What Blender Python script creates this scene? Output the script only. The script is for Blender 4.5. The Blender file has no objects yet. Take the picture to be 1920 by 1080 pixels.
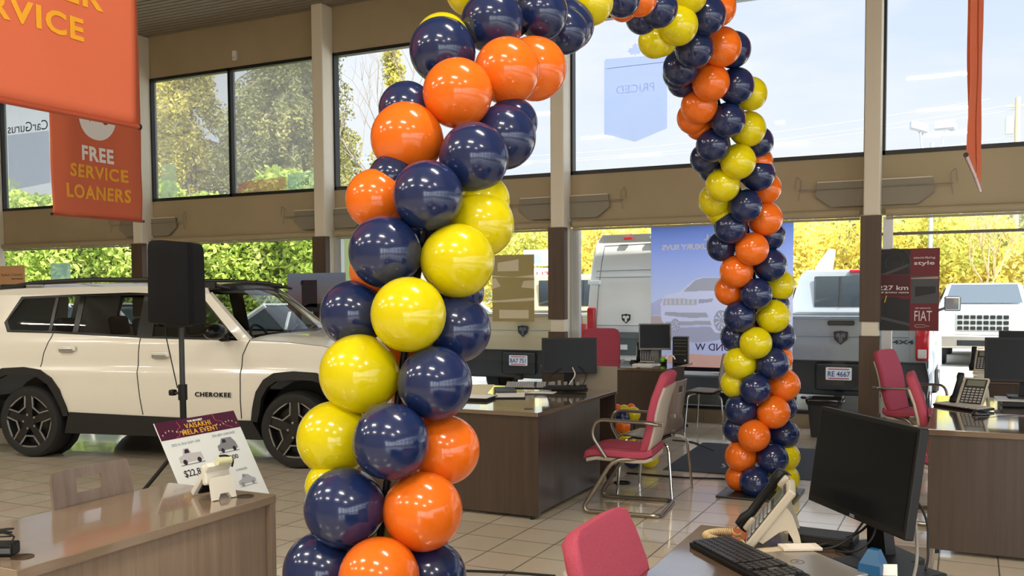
import bpy, bmesh, math, random
from mathutils import Vector, Matrix, noise
R_ = math.radians
random.seed(7)
SC = bpy.context.scene
COL = SC.collection

# ------------------------------------------------------------------ camera
yaw, pitch, roll = 0.450344132, -0.0508200785, -0.00606213163
CAMZ = 1.545
fwd = Vector((-math.sin(yaw)*math.cos(pitch), math.cos(yaw)*math.cos(pitch), math.sin(pitch)))
rt = Vector((math.cos(yaw), math.sin(yaw), 0))
up = rt.cross(fwd)
r2 = math.cos(roll)*rt + math.sin(roll)*up
u2 = -math.sin(roll)*rt + math.cos(roll)*up
cd = bpy.data.cameras.new('camera')
cam = bpy.data.objects.new('camera', cd)
COL.objects.link(cam)
m3 = Matrix((r2, u2, -fwd)).transposed()
cam.matrix_world = Matrix.Translation((0, 0, CAMZ)) @ m3.to_4x4()
cd.sensor_width = 36
cd.sensor_fit = 'HORIZONTAL'
cd.lens = 36*1775/1920
cd.shift_y = (638.649-540)/1920
cd.clip_start = 0.05
cd.clip_end = 400
SC.camera = cam
SC.view_settings.view_transform = 'Standard'
SC.view_settings.look = 'None'
SC.view_settings.gamma = 1
SC.view_settings.use_curve_mapping = False
SC.view_settings.exposure = 1.2

# ------------------------------------------------------------------ sky and sun
W = bpy.data.worlds.new('sky')
SC.world = W
W.use_nodes = True
nt = W.node_tree
nt.nodes.clear()
N = nt.nodes.new
out = N('ShaderNodeOutputWorld'); bg = N('ShaderNodeBackground')
tc = N('ShaderNodeTexCoord'); mp = N('ShaderNodeMapping'); mp.inputs['Scale'].default_value = (1.2, 1.2, 5.0)
nz = N('ShaderNodeTexNoise'); nz.inputs['Scale'].default_value = 2.2; nz.inputs['Detail'].default_value = 6; nz.inputs['Roughness'].default_value = .6
rp = N('ShaderNodeValToRGB')
rp.color_ramp.elements[0].position = .38; rp.color_ramp.elements[0].color = (.61, .77, 1.0, 1)
rp.color_ramp.elements[1].position = .62; rp.color_ramp.elements[1].color = (.93, .96, 1.0, 1)
sep = N('ShaderNodeSeparateXYZ')
hz = N('ShaderNodeValToRGB')
hz.color_ramp.elements[0].position = .02; hz.color_ramp.elements[0].color = (1, 1, 1, 1)
hz.color_ramp.elements[1].position = .40; hz.color_ramp.elements[1].color = (0, 0, 0, 1)
mx = N('ShaderNodeMix'); mx.data_type = 'RGBA'
mx.inputs[7].default_value = (.90, .96, 1.0, 1)
L = nt.links.new
L(tc.outputs['Generated'], mp.inputs['Vector']); L(mp.outputs[0], nz.inputs['Vector'])
L(nz.outputs[0], rp.inputs[0]); L(tc.outputs['Generated'], sep.inputs[0]); L(sep.outputs[2], hz.inputs[0])
L(hz.outputs[0], mx.inputs[0]); L(rp.outputs[0], mx.inputs[6]); L(mx.outputs[2], bg.inputs[0])
# the sky is brighter overhead and around the sun, behind the camera
gl = N('ShaderNodeVectorMath'); gl.operation = 'DOT_PRODUCT'; gl.inputs[1].default_value = Vector((.30, -.62, .72)).normalized()
gm = N('ShaderNodeMapRange'); gm.interpolation_type = 'SMOOTHSTEP'
gm.inputs[1].default_value = .05; gm.inputs[2].default_value = 1.0; gm.inputs[3].default_value = .45; gm.inputs[4].default_value = 3.2
L(tc.outputs['Generated'], gl.inputs[0]); L(gl.outputs['Value'], gm.inputs[0]); L(gm.outputs[0], bg.inputs[1])
L(bg.outputs[0], out.inputs[0])

sd = bpy.data.lights.new('sun', 'SUN'); sd.energy = 4.6; sd.angle = .01; sd.color = (1.0, .92, .78)
so = bpy.data.objects.new('sun', sd); COL.objects.link(so)
so.rotation_euler = Vector((-.60, .32, -.73)).to_track_quat('-Z', 'Y').to_euler()

# ------------------------------------------------------------------ materials
def lin(h):
    if isinstance(h, str):
        h = h.lstrip('#'); v = [int(h[i:i+2], 16)/255 for i in (0, 2, 4)]
        return tuple(c/12.92 if c <= .04045 else ((c+.055)/1.055)**2.4 for c in v) + (1,)
    return tuple(h) + (1,)
MATS = {}
def setp(b, k, v):
    if k in b.inputs: b.inputs[k].default_value = v
def mat(name, col, rough=.5, metal=0, spec=.5, coat=0, emit=None, es=0, alpha=None):
    if name in MATS: return MATS[name]
    m = bpy.data.materials.new(name); m.use_nodes = True
    b = m.node_tree.nodes['Principled BSDF']
    b.inputs['Base Color'].default_value = lin(col)
    setp(b, 'Roughness', rough); setp(b, 'Metallic', metal); setp(b, 'Specular IOR Level', spec); setp(b, 'Coat Weight', coat); setp(b, 'Coat Roughness', .05)
    if emit: setp(b, 'Emission Color', lin(emit)); setp(b, 'Emission Strength', es)
    MATS[name] = m
    return m
def nodes_of(m):
    return m.node_tree, m.node_tree.nodes, m.node_tree.links.new, m.node_tree.nodes['Principled BSDF']
def wood(name, c1, c2, rough=.35, axis='Z', scale=1.0, spec=.5, coat=0):
    m = mat(name, c1, rough, spec=spec, coat=coat); t, n, l, b = nodes_of(m)
    tc = n.new('ShaderNodeTexCoord'); mp = n.new('ShaderNodeMapping')
    s = {'X': (1.5, 26, 26), 'Y': (26, 1.5, 26), 'Z': (26, 26, 1.2)}[axis]
    mp.inputs['Scale'].default_value = tuple(q*scale for q in s)
    nz = n.new('ShaderNodeTexNoise'); nz.inputs['Scale'].default_value = 1.0; nz.inputs['Detail'].default_value = 5; nz.inputs['Roughness'].default_value = .65
    rp = n.new('ShaderNodeValToRGB')
    rp.color_ramp.elements[0].position = .3; rp.color_ramp.elements[0].color = lin(c1)
    rp.color_ramp.elements[1].position = .72; rp.color_ramp.elements[1].color = lin(c2)
    l(tc.outputs['Object'], mp.inputs[0]); l(mp.outputs[0], nz.inputs['Vector']); l(nz.outputs[0], rp.inputs[0]); l(rp.outputs[0], b.inputs['Base Color'])
    return m
def mottled(name, c1, c2, scale, rough=.6, spec=.3, p0=.35, p1=.65, coat=0, bump=0):
    m = mat(name, c1, rough, spec=spec, coat=coat); t, n, l, b = nodes_of(m)
    tc = n.new('ShaderNodeTexCoord'); nz = n.new('ShaderNodeTexNoise')
    nz.inputs['Scale'].default_value = scale; nz.inputs['Detail'].default_value = 4
    rp = n.new('ShaderNodeValToRGB')
    rp.color_ramp.elements[0].position = p0; rp.color_ramp.elements[0].color = lin(c1)
    rp.color_ramp.elements[1].position = p1; rp.color_ramp.elements[1].color = lin(c2)
    l(tc.outputs['Object'], nz.inputs['Vector']); l(nz.outputs[0], rp.inputs[0]); l(rp.outputs[0], b.inputs['Base Color'])
    if bump:
        bp = n.new('ShaderNodeBump'); bp.inputs['Strength'].default_value = bump; bp.inputs['Distance'].default_value = .01
        l(nz.outputs[0], bp.inputs['Height']); l(bp.outputs[0], b.inputs['Normal'])
    return m
def glassy(name, tint=(1, 1, 1), refl=.08, haze=None, hz=.0):
    if name in MATS: return MATS[name]
    m = bpy.data.materials.new(name); m.use_nodes = True
    t = m.node_tree; n = t.nodes; n.clear(); l = t.links.new
    o = n.new('ShaderNodeOutputMaterial'); tr = n.new('ShaderNodeBsdfTransparent'); tr.inputs[0].default_value = tuple(tint)+(1,)
    g = n.new('ShaderNodeBsdfGlossy'); g.inputs['Roughness'].default_value = .02
    fr = n.new('ShaderNodeFresnel'); fr.inputs[0].default_value = 1.45
    mx = n.new('ShaderNodeMixShader')
    ge = n.new('ShaderNodeNewGeometry'); sb = n.new('ShaderNodeMath'); sb.operation = 'SUBTRACT'; sb.use_clamp = True
    l(fr.outputs[0], sb.inputs[0]); l(ge.outputs['Backfacing'], sb.inputs[1]); l(sb.outputs[0], mx.inputs[0])
    last = tr
    if haze:
        d = n.new('ShaderNodeBsdfDiffuse'); d.inputs[0].default_value = lin(haze)
        tl = n.new('ShaderNodeBsdfTranslucent'); tl.inputs[0].default_value = lin(haze)
        ad = n.new('ShaderNodeMixShader'); ad.inputs[0].default_value = .5; l(d.outputs[0], ad.inputs[1]); l(tl.outputs[0], ad.inputs[2])
        m2 = n.new('ShaderNodeMixShader'); m2.inputs[0].default_value = hz; l(tr.outputs[0], m2.inputs[1]); l(ad.outputs[0], m2.inputs[2]); last = m2
    l(last.outputs[0], mx.inputs[1]); l(g.outputs[0], mx.inputs[2]); l(mx.outputs[0], o.inputs[0])
    MATS[name] = m
    return m
def film(name, col, trans=.5, through=.0, rough=.5):
    """printed film or cloth that lets light through"""
    if name in MATS: return MATS[name]
    m = bpy.data.materials.new(name); m.use_nodes = True
    t = m.node_tree; n = t.nodes; n.clear(); l = t.links.new
    o = n.new('ShaderNodeOutputMaterial'); d = n.new('ShaderNodeBsdfDiffuse'); d.inputs[0].default_value = lin(col)
    tl = n.new('ShaderNodeBsdfTranslucent'); tl.inputs[0].default_value = lin(col)
    mx = n.new('ShaderNodeMixShader'); mx.inputs[0].default_value = trans
    l(d.outputs[0], mx.inputs[1]); l(tl.outputs[0], mx.inputs[2]); last = mx
    if through:
        tr = n.new('ShaderNodeBsdfTransparent'); m2 = n.new('ShaderNodeMixShader'); m2.inputs[0].default_value = through
        l(mx.outputs[0], m2.inputs[1]); l(tr.outputs[0], m2.inputs[2]); last = m2
    l(last.outputs[0], o.inputs[0]); MATS[name] = m
    return m

# ------------------------------------------------------------------ mesh helpers
def V(*a): return Vector(a)
def nb(): return bmesh.new()
def box(bm, x0, x1, y0, y1, z0, z1, mx=None):
    vs = [bm.verts.new((x, y, z)) for x in (x0, x1) for y in (y0, y1) for z in (z0, z1)]
    fs = [(0, 1, 3, 2), (4, 6, 7, 5), (0, 4, 5, 1), (2, 3, 7, 6), (0, 2, 6, 4), (1, 5, 7, 3)]
    for f in fs: bm.faces.new([vs[i] for i in f])
    if mx is not None: bmesh.ops.transform(bm, matrix=mx, verts=vs)
    return vs
def bbox_(bm, x0, x1, y0, y1, z0, z1, bev=.004, seg=2, mx=None):
    t = nb(); box(t, x0, x1, y0, y1, z0, z1)
    bmesh.ops.bevel(t, geom=t.edges[:], offset=bev, segments=seg, profile=.5, affect='EDGES')
    merge(bm, t, mx)
def merge(bm, t, mx=None):
    if mx is not None: bmesh.ops.transform(t, matrix=mx, verts=t.verts[:])
    me = bpy.data.meshes.new('tmp'); t.to_mesh(me); t.free(); bm.from_mesh(me); bpy.data.meshes.remove(me)
def frame_for(d):
    d = d.normalized(); a = Vector((0, 0, 1)) if abs(d.z) < .9 else Vector((1, 0, 0))
    x = d.cross(a).normalized(); return x, d.cross(x).normalized()
def tube(bm, pts, r, seg=10, closed=False, cap=True, flat=1.0):
    pts = [Vector(p) for p in pts]; n = len(pts); rings = []
    px_ = None
    for i, p in enumerate(pts):
        if closed: d = pts[(i+1) % n]-pts[i-1]
        else: d = pts[min(i+1, n-1)]-pts[max(i-1, 0)]
        if d.length < 1e-9: d = Vector((0, 0, 1))
        d.normalize()
        if px_ is None: x, y = frame_for(d)
        else:
            x = (px_ - d*px_.dot(d))
            if x.length < 1e-6: x, _ = frame_for(d)
            x.normalize(); y = d.cross(x)
        px_ = x
        rr = r[i] if isinstance(r, (list, tuple)) else r
        rings.append([bm.verts.new(p + x*rr*math.cos(2*math.pi*k/seg) + y*rr*flat*math.sin(2*math.pi*k/seg)) for k in range(seg)])
    for i in range(n if closed else n-1):
        a, b = rings[i], rings[(i+1) % n]
        for k in range(seg): bm.faces.new((a[k], a[(k+1) % seg], b[(k+1) % seg], b[k]))
    if cap and not closed:
        bm.faces.new(rings[0][::-1]); bm.faces.new(rings[-1])
def bend(pts, rad, seg=5):
    """rounds the corners of a polyline"""
    pts = [Vector(p) for p in pts]; o = [pts[0]]
    for i in range(1, len(pts)-1):
        a, b, c = pts[i-1], pts[i], pts[i+1]
        u, v = (a-b), (c-b); r = min(rad, u.length*.49, v.length*.49)
        p, q = b+u.normalized()*r, b+v.normalized()*r
        for k in range(seg+1):
            s = k/seg; o.append((1-s)**2*p + 2*s*(1-s)*b + s*s*q)
    return o+[pts[-1]]
def cyl(bm, p0, p1, r, seg=20, r1=None):
    tube(bm, [p0, p1], [r, r if r1 is None else r1], seg)
def lathe(bm, prof, seg=24, mx=None, cap=True):
    vs = []; rings = []
    for r, z in prof:
        ring = [bm.verts.new((r*math.cos(2*math.pi*k/seg), r*math.sin(2*math.pi*k/seg), z)) for k in range(seg)]
        rings.append(ring); vs += ring
    for a, b in zip(rings, rings[1:]):
        for k in range(seg): bm.faces.new((a[k], a[(k+1) % seg], b[(k+1) % seg], b[k]))
    if cap:
        bm.faces.new(rings[0][::-1]); bm.faces.new(rings[-1])
    if mx is not None: bmesh.ops.transform(bm, matrix=mx, verts=vs)
def prism(bm, poly, t0, t1, mx=None):
    """2D outline (u,v) pushed from t0 to t1 along the third axis"""
    a = [bm.verts.new((u, v, t0)) for u, v in poly]; b = [bm.verts.new((u, v, t1)) for u, v in poly]
    n = len(poly)
    bm.faces.new(a[::-1]); bm.faces.new(b)
    for i in range(n): bm.faces.new((a[i], a[(i+1) % n], b[(i+1) % n], b[i]))
    if mx is not None: bmesh.ops.transform(bm, matrix=mx, verts=a+b)
def rrect(w, h, r, seg=5, cx=0, cy=0):
    o = []
    for sx, sy, a0 in ((1, 1, 0), (-1, 1, 90), (-1, -1, 180), (1, -1, 270)):
        for k in range(seg+1):
            a = R_(a0+90*k/seg); o.append((cx+sx*(w/2-r)+r*math.cos(a), cy+sy*(h/2-r)+r*math.sin(a)))
    return o
def plane_mx(o, u, v):
    """2D (u,v,n) to the world: origin, unit u, unit v"""
    u, v = Vector(u).normalized(), Vector(v).normalized(); n = u.cross(v)
    m = Matrix((u, v, n)).transposed().to_4x4(); m.translation = Vector(o); return m
def loft(bm, sects, cap=True, closed_ring=True):
    rs = [[bm.verts.new(p) for p in s] for s in sects]
    n = len(rs[0])
    for a, b in zip(rs, rs[1:]):
        for k in range(n if closed_ring else n-1): bm.faces.new((a[k], a[(k+1) % n], b[(k+1) % n], b[k]))
    if cap and closed_ring:
        bm.faces.new(rs[0][::-1]); bm.faces.new(rs[-1])
def obj(name, bm, m, parent=None, smooth=False, sharp=35, mx=None):
    bmesh.ops.recalc_face_normals(bm, faces=bm.faces[:])
    me = bpy.data.meshes.new(name); bm.to_mesh(me); bm.free()
    if smooth:
        for p in me.polygons: p.use_smooth = True
        if sharp and hasattr(me, 'set_sharp_from_angle'): me.set_sharp_from_angle(angle=R_(sharp))
    if m is not None: me.materials.append(m)
    o = bpy.data.objects.new(name, me); COL.objects.link(o)
    if parent is not None: o.parent = parent
    if mx is not None: o.matrix_basis = mx
    return o
def tag(o, label, cat, group=None, kind=None):
    if label: o['label'] = label
    if cat: o['category'] = cat
    if group: o['group'] = group
    if kind: o['kind'] = kind
    return o
def thing(name, label, cat, loc=(0, 0, 0), rz=0, group=None):
    o = bpy.data.objects.new(name, None); COL.objects.link(o); o.empty_display_size = .1
    o.location = loc; o.rotation_euler = (0, 0, rz)
    return tag(o, label, cat, group)
def struct(name, bm, m, smooth=False):
    o = obj(name, bm, m, None, smooth); o['kind'] = 'structure'; return o
def dup(root, loc, rz=0, label=None, group=None):
    r = root.copy(); COL.objects.link(r); r.location = loc; r.rotation_euler = (0, 0, rz)
    if label: r['label'] = label
    if group: r['group'] = group
    for ch in list(root.children):
        c = ch.copy(); COL.objects.link(c); c.parent = r
        for g in list(ch.children):
            d = g.copy(); COL.objects.link(d); d.parent = c
    return r
def text_bm(s, h, bold=0.0, depth=.001, align='CENTER', mirror=False, width=None, shear=0, space=1.0):
    """lettering as a mesh in the (u,v) plane, cap height h, standing out by depth"""
    cu = bpy.data.curves.new('txt', 'FONT'); cu.body = s; cu.align_x = align; cu.size = 1; cu.offset = bold; cu.extrude = .5; cu.shear = shear; cu.space_character = space; cu.space_line = .9
    cu.resolution_u = 3
    o = bpy.data.objects.new('txt', cu); COL.objects.link(o)
    dg = bpy.context.evaluated_depsgraph_get(); me = bpy.data.meshes.new_from_object(o.evaluated_get(dg))
    bpy.data.objects.remove(o); bpy.data.curves.remove(cu)
    t = nb(); t.from_mesh(me); bpy.data.meshes.remove(me)
    k = h/.73
    xs = [v.co.x for v in t.verts]; kx = k
    if width and xs: kx = width/(max(xs)-min(xs))
    for v in t.verts:
        v.co = Vector((v.co.x*kx*(-1 if mirror else 1), v.co.y*k, (v.co.z+.5)*depth))
    return t
def lettering(s, h, m, parent, mx, **kw):
    nm = kw.pop('name', 'lettering')
    return obj(nm, text_bm(s, h, **kw), m, parent, mx=mx)
def rod(name, pts, r, m, parent=None, seg=8, smooth=True):
    b = nb(); tube(b, pts, r, seg); return obj(name, b, m, parent, smooth)

M_white = mat('white_plastic', '#e9e7e0', .4)
M_black = mat('black_plastic', '#0c0d0f', .45, spec=.35)
M_dark = mat('dark_rubber', '#101113', .6)
M_screen = mat('dark_screen', '#0b0e13', .3, spec=.18)
M_chrome = mat('chrome', '#c9c8c4', .18, 1)
M_satin = mat('satin_silver', '#a9a49a', .32, 1)
M_paper = mat('white_paper', '#f2f0ea', .6)
M_alu = mat('pale_aluminium', '#c9cdd0', .35, .6)
# ------------------------------------------------------------------ room shell
WY = 10.98            # inner face of the glazed wall
X0, X1, Y0, ZC = -18.0, 8.0, -7.0, 5.52
def tile_mat():
    m = mat('beige_floor_tile', '#b9b0a0', .2, spec=1.0, coat=.5); t, n, l, b = nodes_of(m)
    tc = n.new('ShaderNodeTexCoord'); mp = n.new('ShaderNodeMapping'); mp.inputs['Location'].default_value = (-.17, -.09, 0)
    br = n.new('ShaderNodeTexBrick'); br.offset = 0; br.squash = 1
    br.inputs['Scale'].default_value = 1.0
    br.inputs['Brick Width'].default_value = .3048; br.inputs['Row Height'].default_value = .3048
    br.inputs['Mortar Size'].default_value = .0045; br.inputs['Mortar Smooth'].default_value = .1
    br.inputs['Color1'].default_value = lin('#d8ccb8'); br.inputs['Color2'].default_value = lin('#cfc3ae'); br.inputs['Mortar'].default_value = lin('#574f45')
    nz = n.new('ShaderNodeTexNoise'); nz.inputs['Scale'].default_value = 3.0; nz.inputs['Detail'].default_value = 3
    mx = n.new('ShaderNodeMix'); mx.data_type = 'RGBA'; mx.blend_type = 'MULTIPLY'; mx.inputs[0].default_value = .15
    l(tc.outputs['Object'], mp.inputs[0]); l(mp.outputs[0], br.inputs['Vector']); l(tc.outputs['Object'], nz.inputs['Vector'])
    l(br.outputs['Color'], mx.inputs[6]); l(nz.outputs[1], mx.inputs[7]); l(mx.outputs[2], b.inputs['Base Color'])
    rr = n.new('ShaderNodeMapRange'); rr.inputs[3].default_value = .17; rr.inputs[4].default_value = .7
    l(br.outputs['Fac'], rr.inputs[0]); l(rr.outputs[0], b.inputs['Roughness'])
    bp = n.new('ShaderNodeBump'); bp.invert = True; bp.inputs['Strength'].default_value = .4; bp.inputs['Distance'].default_value = .003
    l(br.outputs['Fac'], bp.inputs['Height']); l(bp.outputs[0], b.inputs['Normal'])
    return m
b = nb(); box(b, X0, X1, Y0, WY+.2, -.1, 0); struct('floor', b, tile_mat())
M_wall = mottled('beige_wall_paint', '#a89a7b', '#b09f82', 1.2, .55)
M_slat = mat('brown_ceiling_slat', '#8d8372', .5)
M_gap = mat('dark_ceiling_gap', '#2a2620', .8)
M_frame = mat('black_window_frame', '#15171a', .4)
M_col = mat('cream_column_paint', '#e2dac6', .4)
M_clad = wood('brown_column_wood', '#4a3a2e', '#5d4a3a', .45, 'Z')
M_base = mottled('brown_base_tile', '#877b69', '#93866f', 4, .35)
M_glass = glassy('window_glass')
M_blind = mat('grey_roller_blind', '#9a9484', .6)

b = nb(); box(b, X0, X1, Y0, WY+.2, ZC+.06, ZC+.16); struct('ceiling', b, M_gap)
b = nb()
y = 3.0
while y < WY-.05:
    box(b, X0, X1, y, y+.075, ZC-.0, ZC+.05); y += .105
o = struct('ceiling_slats', b, M_slat)
b = nb(); box(b, X0, X1, Y0, 3.0, ZC, ZC+.05); struct('ceiling_panel', b, mat('cream_ceiling', '#cfc8b8', .7))
b = nb(); box(b, X0, X1, WY, WY+.2, 4.885, ZC+.06); struct('wall_back_upper', b, M_wall)
b = nb(); box(b, X0, X1, WY, WY+.2, 2.36, 3.0); struct('wall_back_band', b, M_wall)
b = nb(); box(b, X0, X1, WY, WY+.2, 0, .165)
struct('wall_back_base', b, M_base)
b = nb(); x = X0
while x < X1:
    box(b, x, x+.30, WY-.008, WY, .0, .155); x += .304
struct('baseboard_back', b, M_base)
# sides and the wall behind the camera: glazed openings too
b = nb(); box(b, X0-.2, X0, Y0, WY+.2, 0, ZC+.1); struct('wall_left', b, M_wall)
b = nb()
box(b, X1, X1+.2, Y0, WY+.2, 0, .6); box(b, X1, X1+.2, Y0, WY+.2, 3.6, ZC+.1); box(b, X1, X1+.2, Y0, WY+.2, 2.2, 2.5)
yy = Y0
while yy < WY:
    box(b, X1, X1+.2, yy, yy+.35, .6, 3.6); yy += 2.3
struct('wall_right', b, M_wall)
b = nb()
box(b, X0, X1, Y0-.2, Y0, 0, .5); box(b, X0, X1, Y0-.2, Y0, 3.3, ZC+.1)
box(b, X0, 1.0, Y0-.2, Y0, .5, 3.3)
xx = 1.0
while xx < X1:
    box(b, xx, xx+.5, Y0-.2, Y0, .5, 3.3); xx += 2.0
struct('wall_front', b, M_wall)

# columns: cream above, wood-clad below
CX = [(-15.22, -15.04), (-11.71, -11.53), (-8.235, -8.055), (-4.655, -4.48), (-1.035, -.872), (2.6, 2.78)]
CF = 10.73
for i, (a, c) in enumerate(CX):
    b = nb(); bbox_(b, a, c, CF, WY, 2.335, ZC, .012)
    struct('trim_%d' % (i+1), b, M_col)
    b = nb(); box(b, a-.025, c+.02, CF-.02, CF+.08, 1.21, 2.335); box(b, a-.025, c+.02, CF-.02, CF+.08, .075, 1.06)
    struct('column_cladding' if i == 0 else 'column_cladding.%03d' % i, b, M_clad)
    b = nb(); box(b, a, c, CF, WY, 0, 2.335)
    struct('column_core' if i == 0 else 'column_core.%03d' % i, b, M_col)
# clerestory windows
GY = WY+.05
def window(n, x0, x1, z0, z1, fw=.045, mull=(), hz=None, low=False):
    b = nb()
    box(b, x0, x1, WY-.015, WY+.09, z0, z0+fw)
    if not low: box(b, x0, x1, WY-.015, WY+.09, z1-fw, z1)
    if not low:
        box(b, x0, x0+fw*.6, WY-.015, WY+.09, z0, z1); box(b, x1-fw*.6, x1, WY-.015, WY+.09, z0, z1)
    for q in mull: box(b, q-fw*.55, q+fw*.55, WY-.015, WY+.09, z0, z1)
    o = struct('window_%d' % n, b, M_frame)
    b = nb(); box(b, x0, x1, GY, GY+.008, z0, z1)
    g = obj('pane', b, hz or M_glass, o); return o
hazeL = glassy('reflection_haze_glass', haze='#c9cbc8', hz=.28)  # greyish reflection haze of the left panes, mixed into the glass colour
k = 1
for i in range(5):
    x0, x1 = CX[i][1], CX[i+1][0]
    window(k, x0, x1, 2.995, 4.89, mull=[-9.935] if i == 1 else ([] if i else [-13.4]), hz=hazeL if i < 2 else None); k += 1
hazeR = glassy('tinted_window_glass', tint=(.93, .96, .94), haze='#d8d8c8', hz=.10)
for i in range(5):
    x0, x1 = CX[i][1], CX[i+1][0]
    window(k, x0+.0, x1-.0, .165, 2.36, fw=.035, low=True, hz=M_glass); k += 1
# vertical glass joints, the transom of the last bay
b = nb(); box(b, -1.075, -1.06, WY-.01, WY+.02, .2, 2.34); struct('trim_12', b, M_alu)
b = nb(); box(b, CX[4][1], 2.6, WY-.012, WY+.06, 2.135, 2.165); struct('trim_13', b, mat('olive_transom', '#5d5a44', .4))
for i, (a, c) in enumerate(CX[1:5]):
    b = nb(); box(b, c+.02, c+.12, WY-.05, WY+.03, .165, 2.335); struct('trim_%d' % (20+i), b, M_alu)
# roller blinds rolled up under the band
for i in range(5):
    x0, x1 = CX[i][1]+.05, CX[i+1][0]-.05
    t = thing('roller_blind', 'grey roller blind rolled up above the window %s' % ['by the orange loaners banner', 'behind the loudspeaker', 'behind the near leg of the balloon arch', 'above the white van', 'above the red electric-car poster'][i], 'blind', ((x0+x1)/2, WY-.06, 2.36), group='roller blinds under the wall band')
    hw = (x1-x0)/2
    b = nb(); cyl(b, (-hw, 0, .02), (hw, 0, .02), .045, 16); obj('roll', b, M_wall, t, True)
    b = nb(); bbox_(b, -hw, hw, -.012, .012, -.055, -.028, .004); obj('bottom_bar', b, M_blind, t)
# steel gusset plates and hook rods beside the columns
M_gus = mat('grey_gusset_paint', '#8b8373', .5)
where = ['first column from the end of the car', 'column behind the loudspeaker', 'column behind the balloons', 'wood-clad column by the red poster']
cols = [CX[1], CX[2], CX[3], CX[4]]
nm = ['column by the loaners banner', 'column behind the show poster', 'column by the shield sticker', 'column by the red poster']
for i, (a, c) in enumerate(cols):
    for s in (-1, 1):
        xb = a if s < 0 else c
        t = thing('gusset_plate', 'grey chamfered plate on the %s side of the %s' % ('right' if s > 0 else 'left', nm[i]), 'plate', (xb, WY-.03, 2.44), group='plates on the wall band')
        b = nb(); prism(b, [(0, .02), (s*.36, .02), (s*.52, .14), (s*.50, .29), (0, .29)], 0, .02, plane_mx((0, 0, 0), (1, 0, 0), (0, 0, 1))); obj('plate', b, M_gus, t)
        b = nb(); box(b, min(0, s*.5), max(0, s*.5), -.03, .02, .288, .298); obj('top_flange', b, M_col, t)
        b = nb(); tube(b, [(0, -.03, .215), (s*.70, -.03, .215)], .006, 6)
        tube(b, bend([(s*.70, -.03, .10), (s*.68, -.03, .21), (s*.67, -.03, .32), (s*.72, -.03, .37), (s*.74, -.03, .23)], .02, 3), .005, 6)
        obj('hook_rod', b, M_gus, t)
# small sensor on the upper wall
t = thing('motion_sensor', 'small white motion sensor high on the beige wall above the clerestory', 'sensor', (-9.8, WY, 5.05))
b = nb(); bbox_(b, -.035, .035, -.05, 0, -.07, .07, .008); obj('housing', b, M_white, t)
b = nb(); bbox_(b, -.022, .022, -.056, -.045, -.055, -.015, .004); obj('lens', b, mat('sensor_lens', '#d8d4c4', .2), t)
t = thing('wall_outlet', 'cream wall outlet in the brown tile base under the red poster', 'outlet', (-.42, WY-.008, .10))
b = nb(); bbox_(b, -.06, .06, -.006, 0, -.035, .035, .003); obj('cover_plate', b, mat('cream_outlet', '#c8b98a', .4), t)
b = nb(); box(b, -.04, -.012, -.009, -.006, -.016, .016); obj('socket', b, M_white, t)
b = nb(); box(b, .012, .04, -.009, -.006, -.016, .016); obj('socket', b, M_white, t)

LAMP = 45
# ceiling lamps: long fluorescent fittings, their own light with them
M_tube = mat('lamp_diffuser', '#ffffff', .5, emit='#fff3dc', es=2.0)
lampn = 0
for lx in (-12.5, -8.5, -4.5, -.5, 3.5):
    for ly in (-4.0, -.5, 3.0, 6.5):
        if ly > 4 or (ly > 2 and lx not in (-8.5, -.5)): continue
        t = thing('ceiling_lamp', 'long white fluorescent lamp on the ceiling', 'lamp', (lx, ly, ZC-.001), group='ceiling lamps')
        b = nb(); bbox_(b, -.62, .62, -.09, .09, -.06, 0, .008); obj('fitting', b, M_white, t)
        b = nb(); bbox_(b, -.60, .60, -.075, .075, -.085, -.062, .008); obj('diffuser', b, M_tube, t)
        ld = bpy.data.lights.new('lamp_light', 'AREA'); ld.shape = 'RECTANGLE'; ld.size = 1.2; ld.size_y = .15; ld.energy = LAMP; ld.color = (1.0, .93, .80)
        lo = bpy.data.objects.new('lamp_light', ld); COL.objects.link(lo); lo.parent = t; lo.location = (0, 0, -.10)
        lampn += 1
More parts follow.
